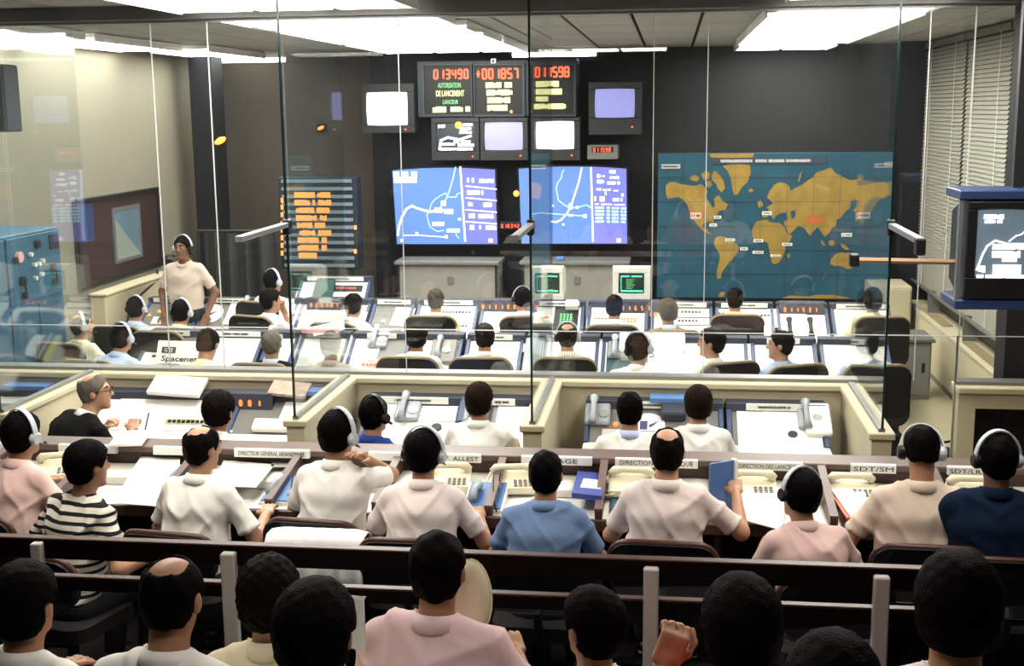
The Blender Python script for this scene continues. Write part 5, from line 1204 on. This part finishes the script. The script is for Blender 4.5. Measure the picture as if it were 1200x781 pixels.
D('grey haired man in brown jacket left of the map', 782, 366, 'chair of the man in brown jacket', shirt='brown', hair='grey', style='full', face=12, lean=14, sleeve='long', head=(12, -8, 0), collar='lightblue')
D('man in bright yellow shirt below the world map', 861, 351, 'chair of the man in bright yellow shirt', shirt='yellow', face=4, lean=6, hair='black')
D('man in pale yellow shirt at the right end of the far row', 1022, 352, 'chair of the man in pale yellow shirt at the right end', shirt='paleyellow', face=10, lean=12, hair='dark', style='full')
# ---- second last row
def Cc(label, x, y, cl, **k): return person(label, x, y, HZ, group=gr3, chair='hall', chair_label=cl, res=.018, **k)
Cc('balding man with headset in cream shirt beside the blue cabinet', 96, 382, 'chair of the balding headset man by the blue cabinet', shirt='cream', style='bald', hair='dark', headset=True, face=-20, lean=6, head=(-25, 0, 0), skin='light')
Cc('man with headset in light blue shirt at the left', 143, 396, 'chair of the light blue shirted man at the left', shirt='lightblue', headset=True, face=-14, lean=22)
Cc('stooping man in cream shirt beside the tent card', 244, 404, 'chair of the stooping man beside the tent card', shirt='paleyellow', hair='dark', lean=30, head=(0, -30, 0), face=-5)
Cc('grey haired man in dark shirt before the narrow white console', 319, 403, 'chair of the grey haired man in dark shirt', shirt='dark', hair='silver', face=-5, lean=6, style='thin', collar='lightblue')
Cc('grey haired man in grey check shirt before the grey chart', 388, 405, 'chair of the man before the grey chart', shirt='checked', hair='grey', face=0, lean=14)
Cc('man in white shirt left of the large dial telephone', 489, 395, 'chair of the man left of the dial telephone', shirt='white', hair='dark', face=-4, lean=10, style='full')
Cc('man in pale pink shirt with brown cup before him', 568, 395, 'chair of the man with the brown cup', shirt='pinkwhite', hair='dark', face=4, lean=12, head=(8, 0, 0))
Cc('bald man with headset in pinstriped shirt', 665, 395, 'chair of the bald man in pinstriped shirt', shirt='pinstripe', style='bald', hair='dark', headset=True, face=2, lean=12, mic=False)
Cc('black haired man with wide headset leaning low', 749, 410, 'chair of the man leaning low with headset', shirt='white', headset=True, face=-12, lean=24, head=(-12, -6, -10), style='full')
Cc('dark haired man in white shirt turned to look left', 833, 402, 'chair of the man in white looking left', shirt='white', hair='dark', face=42, lean=6, head=(40, 0, 0), skin='light', sleeve='long', style='full', wrists={-1: (-.25, .35, .80), 1: (.2, .3, .76)})
Cc('man in light blue shirt turned to look left at the row end', 914, 405, 'chair of the man in light blue looking left', shirt='lightblue', hair='dark', face=38, lean=4, head=(44, 0, 0), skin='light')
Cc('man in blue white shirt at the right end beside the free glass edge', 1015, 402, 'black chair at the right end of the second last row by the aisle', shirt='lightblue', hair='dark', face=8, lean=12, style='full')
# ---- middle row
def Bm(label, x, y, cl, **k): return person(label, x, y, k.pop('hz', HZ), group=gr2, chair='front', chair_label=cl, res=.016, **k)
Bm('person in light blue shirt at the left edge behind the glass wing', -22, 464, 'chair of the person at the left edge', shirt='lightblue', face=-15, lean=10, hair='black', style='full')
suit = Bm('bald man in black suit with glasses holding a pen over the plan', 112, 460, 'chair of the man in black suit', shirt='black', hair='silver', style='bald', skin='light', face=-42, lean=30, head=(-34, 2, 0), sleeve='long', glasses=True, wrists={-1: (-.1, .42, .83), 1: (.16, .50, .85)}, grips=(-1, 1), build_=1.4, collar='white')
Bm('curly haired man in white shirt leaning sideways', 258, 482, 'chair of the curly haired man', shirt='white', hair='dark', style='curly', face=-18, lean=16, side=0, wrists={-1: (-.15, .38, .80), 1: (.42, .28, .80)}, sleeve='long')
Bm('man in royal blue shirt with headset before the white console', 439, 487, 'chair of the man in royal blue shirt', shirt='royal', headset=True, hs=BLACKP, face=-18, lean=12, head=(-8, 0, 0))
Bm('brown grey haired man in white shirt before the parapet', 562, 470, 'chair of the brown grey haired man', shirt='white', hair='brown', style='full', face=-8, lean=8)
Bm('black haired man in white shirt with grey collar left of the sticker', 738, 481, 'chair of the man with grey collar', shirt='white', hair='black', style='short', face=0, lean=10, collar='lightblue')
Bm('brown haired man in white shirt right of the sticker', 818, 474, 'chair of the brown haired man right of the sticker', shirt='white', hair='brown', style='full', face=6, lean=8)
# ---- front row (platform)
def Aa(label, x, y, cl, **k): return person(label, x, y, ZA+k.pop('h', HZ), floor=ZA, group=gr1, chair='front', chair_label=cl, res=.0115, **k)
Aa('man in pink shirt with headset at the left end of the front row', 27, 510, 'dark chair of the pink shirted man at the left end', shirt='pink', headset=True, face=-20, lean=14, style='full')
Aa('black haired man in black and white striped shirt', 104, 546, 'dark chair of the man in striped shirt', shirt='striped', face=-25, lean=14, style='full', collar=False, head=(-10, -4, 0), wrists={-1: (-.3, .3, .75), 1: (.36, .30, .76)})
Aa('bald man in white shirt with reddish scalp, left of the wing post', 238, 526, 'dark chair of the bald man with reddish scalp', shirt='white', style='bald', hair='dark', skin='light', face=-12, lean=12, head=(-20, -8, 0), wrists={-1: (-.2, .38, .78), 1: (.24, .36, .78)})
Aa('grey black haired man with headset and hand at his ear in white shirt', 397, 510, 'dark chair with white cloth of the man touching his headset', shirt='white', hair='black', headset=True, face=-10, lean=12, head=(-14, -6, 0), style='full', wrists={-1: (-.2, .4, .8), 1: (.15, .17, 1.06)}, poles={1: (.25, .9, -.7)}, h=1.19)
Aa('black haired man with headset in pinkish white shirt at centre', 497, 532, 'dark chair of the headset man at centre', shirt='pinkwhite', headset=True, face=0, lean=14, style='full', head=(-10, -4, 0), wrists={-1: (-.2, .4, .78), 1: (.26, .36, .78)}, h=1.16)
Aa('man with black earpiece in blue shirt', 640, 556, 'dark chair of the man in blue shirt', shirt='blue', face=0, lean=10, head=(-6, 0, 0), h=1.13)
fold = Aa('bald man in pinkish white shirt holding up a blue folder', 782, 530, 'dark chair of the bald man with blue folder', shirt='pinkwhite', style='bald', hair='dark', skin='light', face=-4, lean=6, h=1.2, wrists={-1: (-.2, .38, .76), 1: (.34, .34, .92)}, grips=(1,), head=(0, -4, 0))
Aa('man with headset in pink shirt bending to the left', 937, 580, 'dark chair of the man bending to the left', shirt='pink', headset=True, face=14, lean=20, head=(12, -8, 12), side=-4, style='full', h=1.08)
Aa('man with grey headband headset in beige shirt at the right', 1080, 530, 'dark chair of the man in beige shirt', shirt='beige', headset=True, face=-4, lean=8, head=(0, -36, 0), h=1.2, build_=1.1, mic=False, wrists={-1: (-.3, .3, .76), 1: (.2, .4, .76)})
Aa('man in dark navy shirt at the right end of the front row', 1168, 538, 'dark chair of the man in navy at the right end', shirt='navy', headset=True, face=-4, lean=8, head=(10, 0, 0), skin='brown', h=1.22, build_=1.15)
# standing man
person('dark haired man in beige shirt standing before the left wall', 214, 291, 1.6, Y=13.0, stand=True, group='standing staff', shirt='beige', face=178, lean=2, head=(-6, 0, 0), skin='brown', hair='black', headset=True, res=.016, floor=0)
# ---- visitors
def V(label, x, y, Yd, **k):
    H = at(x, y, Y=Yd); fl = ZG if Yd > 2.5 else ZG+.35
    return person(label, x, y, 0, Y=Yd, floor=fl, group=gr0, res=.011, **k)
V('visitor in bright pink shirt with black hair at the bottom centre', 514, 668, 3.45, shirt='brightpink', face=-8, lean=8, style='short', build_=1.15)
V('balding visitor with glowing brown scalp at the lower left', 203, 702, 3.1, shirt='white', style='bald', hair='black', face=-6, lean=10, head=(0, -14, 0))
V('visitor with wavy grey black hair left of the bottom centre', 316, 700, 3.3, shirt='cream', hair='dark', style='curly', face=10, lean=6, skin='tan')
V('visitor with big black hair holding a white paper at the bottom', 371, 742, 2.75, shirt='white', hair='black', style='full', face=-6, lean=6)
V('black haired visitor in white shirt right of the bottom centre', 694, 734, 3.3, shirt='white', hair='black', style='full', face=20, lean=6, head=(25, 0, 0))
V('black haired visitor in red shirt with one hand raised', 868, 736, 2.9, shirt='red', hair='black', style='full', face=8, lean=6, wrists={-1: (-.16, .26, 1.02), 1: (.2, .35, .7)}, poles={-1: (-.4, .1, -1)}, grips=(-1,))
V('visitor with large black head at the lower right', 975, 818, 2.1, shirt='cream', hair='black', style='full', face=0, lean=6)
V('visitor in pale shirt with black hair at the right', 1122, 712, 2.95, shirt='pinkwhite', hair='black', style='full', face=-8, lean=6, build_=1.1)
V('dark haired visitor at the lower left corner', 30, 708, 3.1, shirt='white', hair='black', style='full', face=-10, lean=8)
# ---- things held and left lying
t, hd, arms, sc = suit; w_ = arms[1][1]; o = MB().tube([(0, 0, 0), (.03, .02, .13)], .005, 6).build('pen', BLACKP, label='thin dark pen in the hand of the black suited man', cat='pen')
o.location = t.location + Matrix.Rotation(t.rotation_euler.z, 3, 'Z') @ (Vector(w_+np.array([0, .09, -.02]))*sc)
t, hd, arms, sc = fold; w_ = arms[1][1]; p = t.location + Matrix.Rotation(t.rotation_euler.z, 3, 'Z') @ (Vector(w_+np.array([-.02, .07, .03]))*sc)
f = empty('folder', p, R(35), 'open blue folder held up by the bald man', 'folder'); MB().box(-.15, .01, -.006, .006, -.12, .13).build('cover', BLUEBOOK, f); MB().box(.0, .02, -.02, .02, -.12, .135, .003).build('spine', PAPER, f); MB().box(-.14, .0, .006, .016, -.11, .12).build('pages', PAPER, f)
# white cloth over the chair back
c = at(372, 622, Y=5.72); nn = 24; top = c.z
t = empty('draped_cloth', (c.x, 5.72, ZA), 0, 'white cloth draped over a chair back in the front row', 'cloth'); vs = []; rows = ((.16, -.42), (.14, -.2), (.10, -.03), (.04, .0), (-.04, .0), (-.09, -.04), (-.10, -.2), (-.11, -.33)); hz_ = top-ZA
for (y, dz) in rows:
    for k in range(nn+1):
        u = k/nn*2-1; vs.append((u*.25, y+.012*math.sin(u*19+dz*6)*(1 if dz < -.05 else .2), hz_+dz-.05*max(0, abs(u)-.75)))
fs = [(j*(nn+1)+k, j*(nn+1)+k+1, (j+1)*(nn+1)+k+1, (j+1)*(nn+1)+k) for j in range(len(rows)-1) for k in range(nn)]
o = MB().add(vs, fs).build('cloth', shirt_mat('white_cloth', (.80, .80, .80)), t, smooth=True); md = o.modifiers.new('t', 'SOLIDIFY'); md.thickness = .006
# visitors' papers
a = at(412, 720, Y=3.1); b = empty('programme_sheet', (a.x, a.y, a.z), R(-25), 'white folded paper held beside the big black head', 'paper'); MB().box(-.045, .045, -.002, .002, -.1, .05).build('page', PAPER, b); MB().prism([(-.045, .05), (.045, .05), (.05, .06), (-.045, .04)], 1, .0, .004).build('fold', PAPER, b)
a = at(553, 697, Y=3.62); b = empty('cushion', (a.x, a.y, a.z-.07), R(-10), 'cream cushion beside the pink shirted visitor', 'cushion'); MB().ball((0, 0, .06), (.065, .05, .125), 14, 9).build('pad', SH['cream'], b, smooth=True); MB().tube([(.065*math.sin(a_), 0, .06+.125*math.cos(a_)) for a_ in np.linspace(0, 2*PI, 25)], .004, 5).build('piping', SH['cream'], b)
a = at(553, 412, Y=10.95); b = empty('paper_cup', (a.x, 10.85, .80), 0, 'brown paper cup on the console of the pale pink shirted man', 'cup'); MB().tube([(0, 0, 0), (0, 0, .09)], [.032, .042], 14).build('cup', mat('brown_cup', (.22, .09, .045), .5), b); MB().tube([(0, 0, .088), (0, 0, .094)], [.043, .043], 14).build('rim', mat('brown_cup', (.22, .09, .045), .5), b)
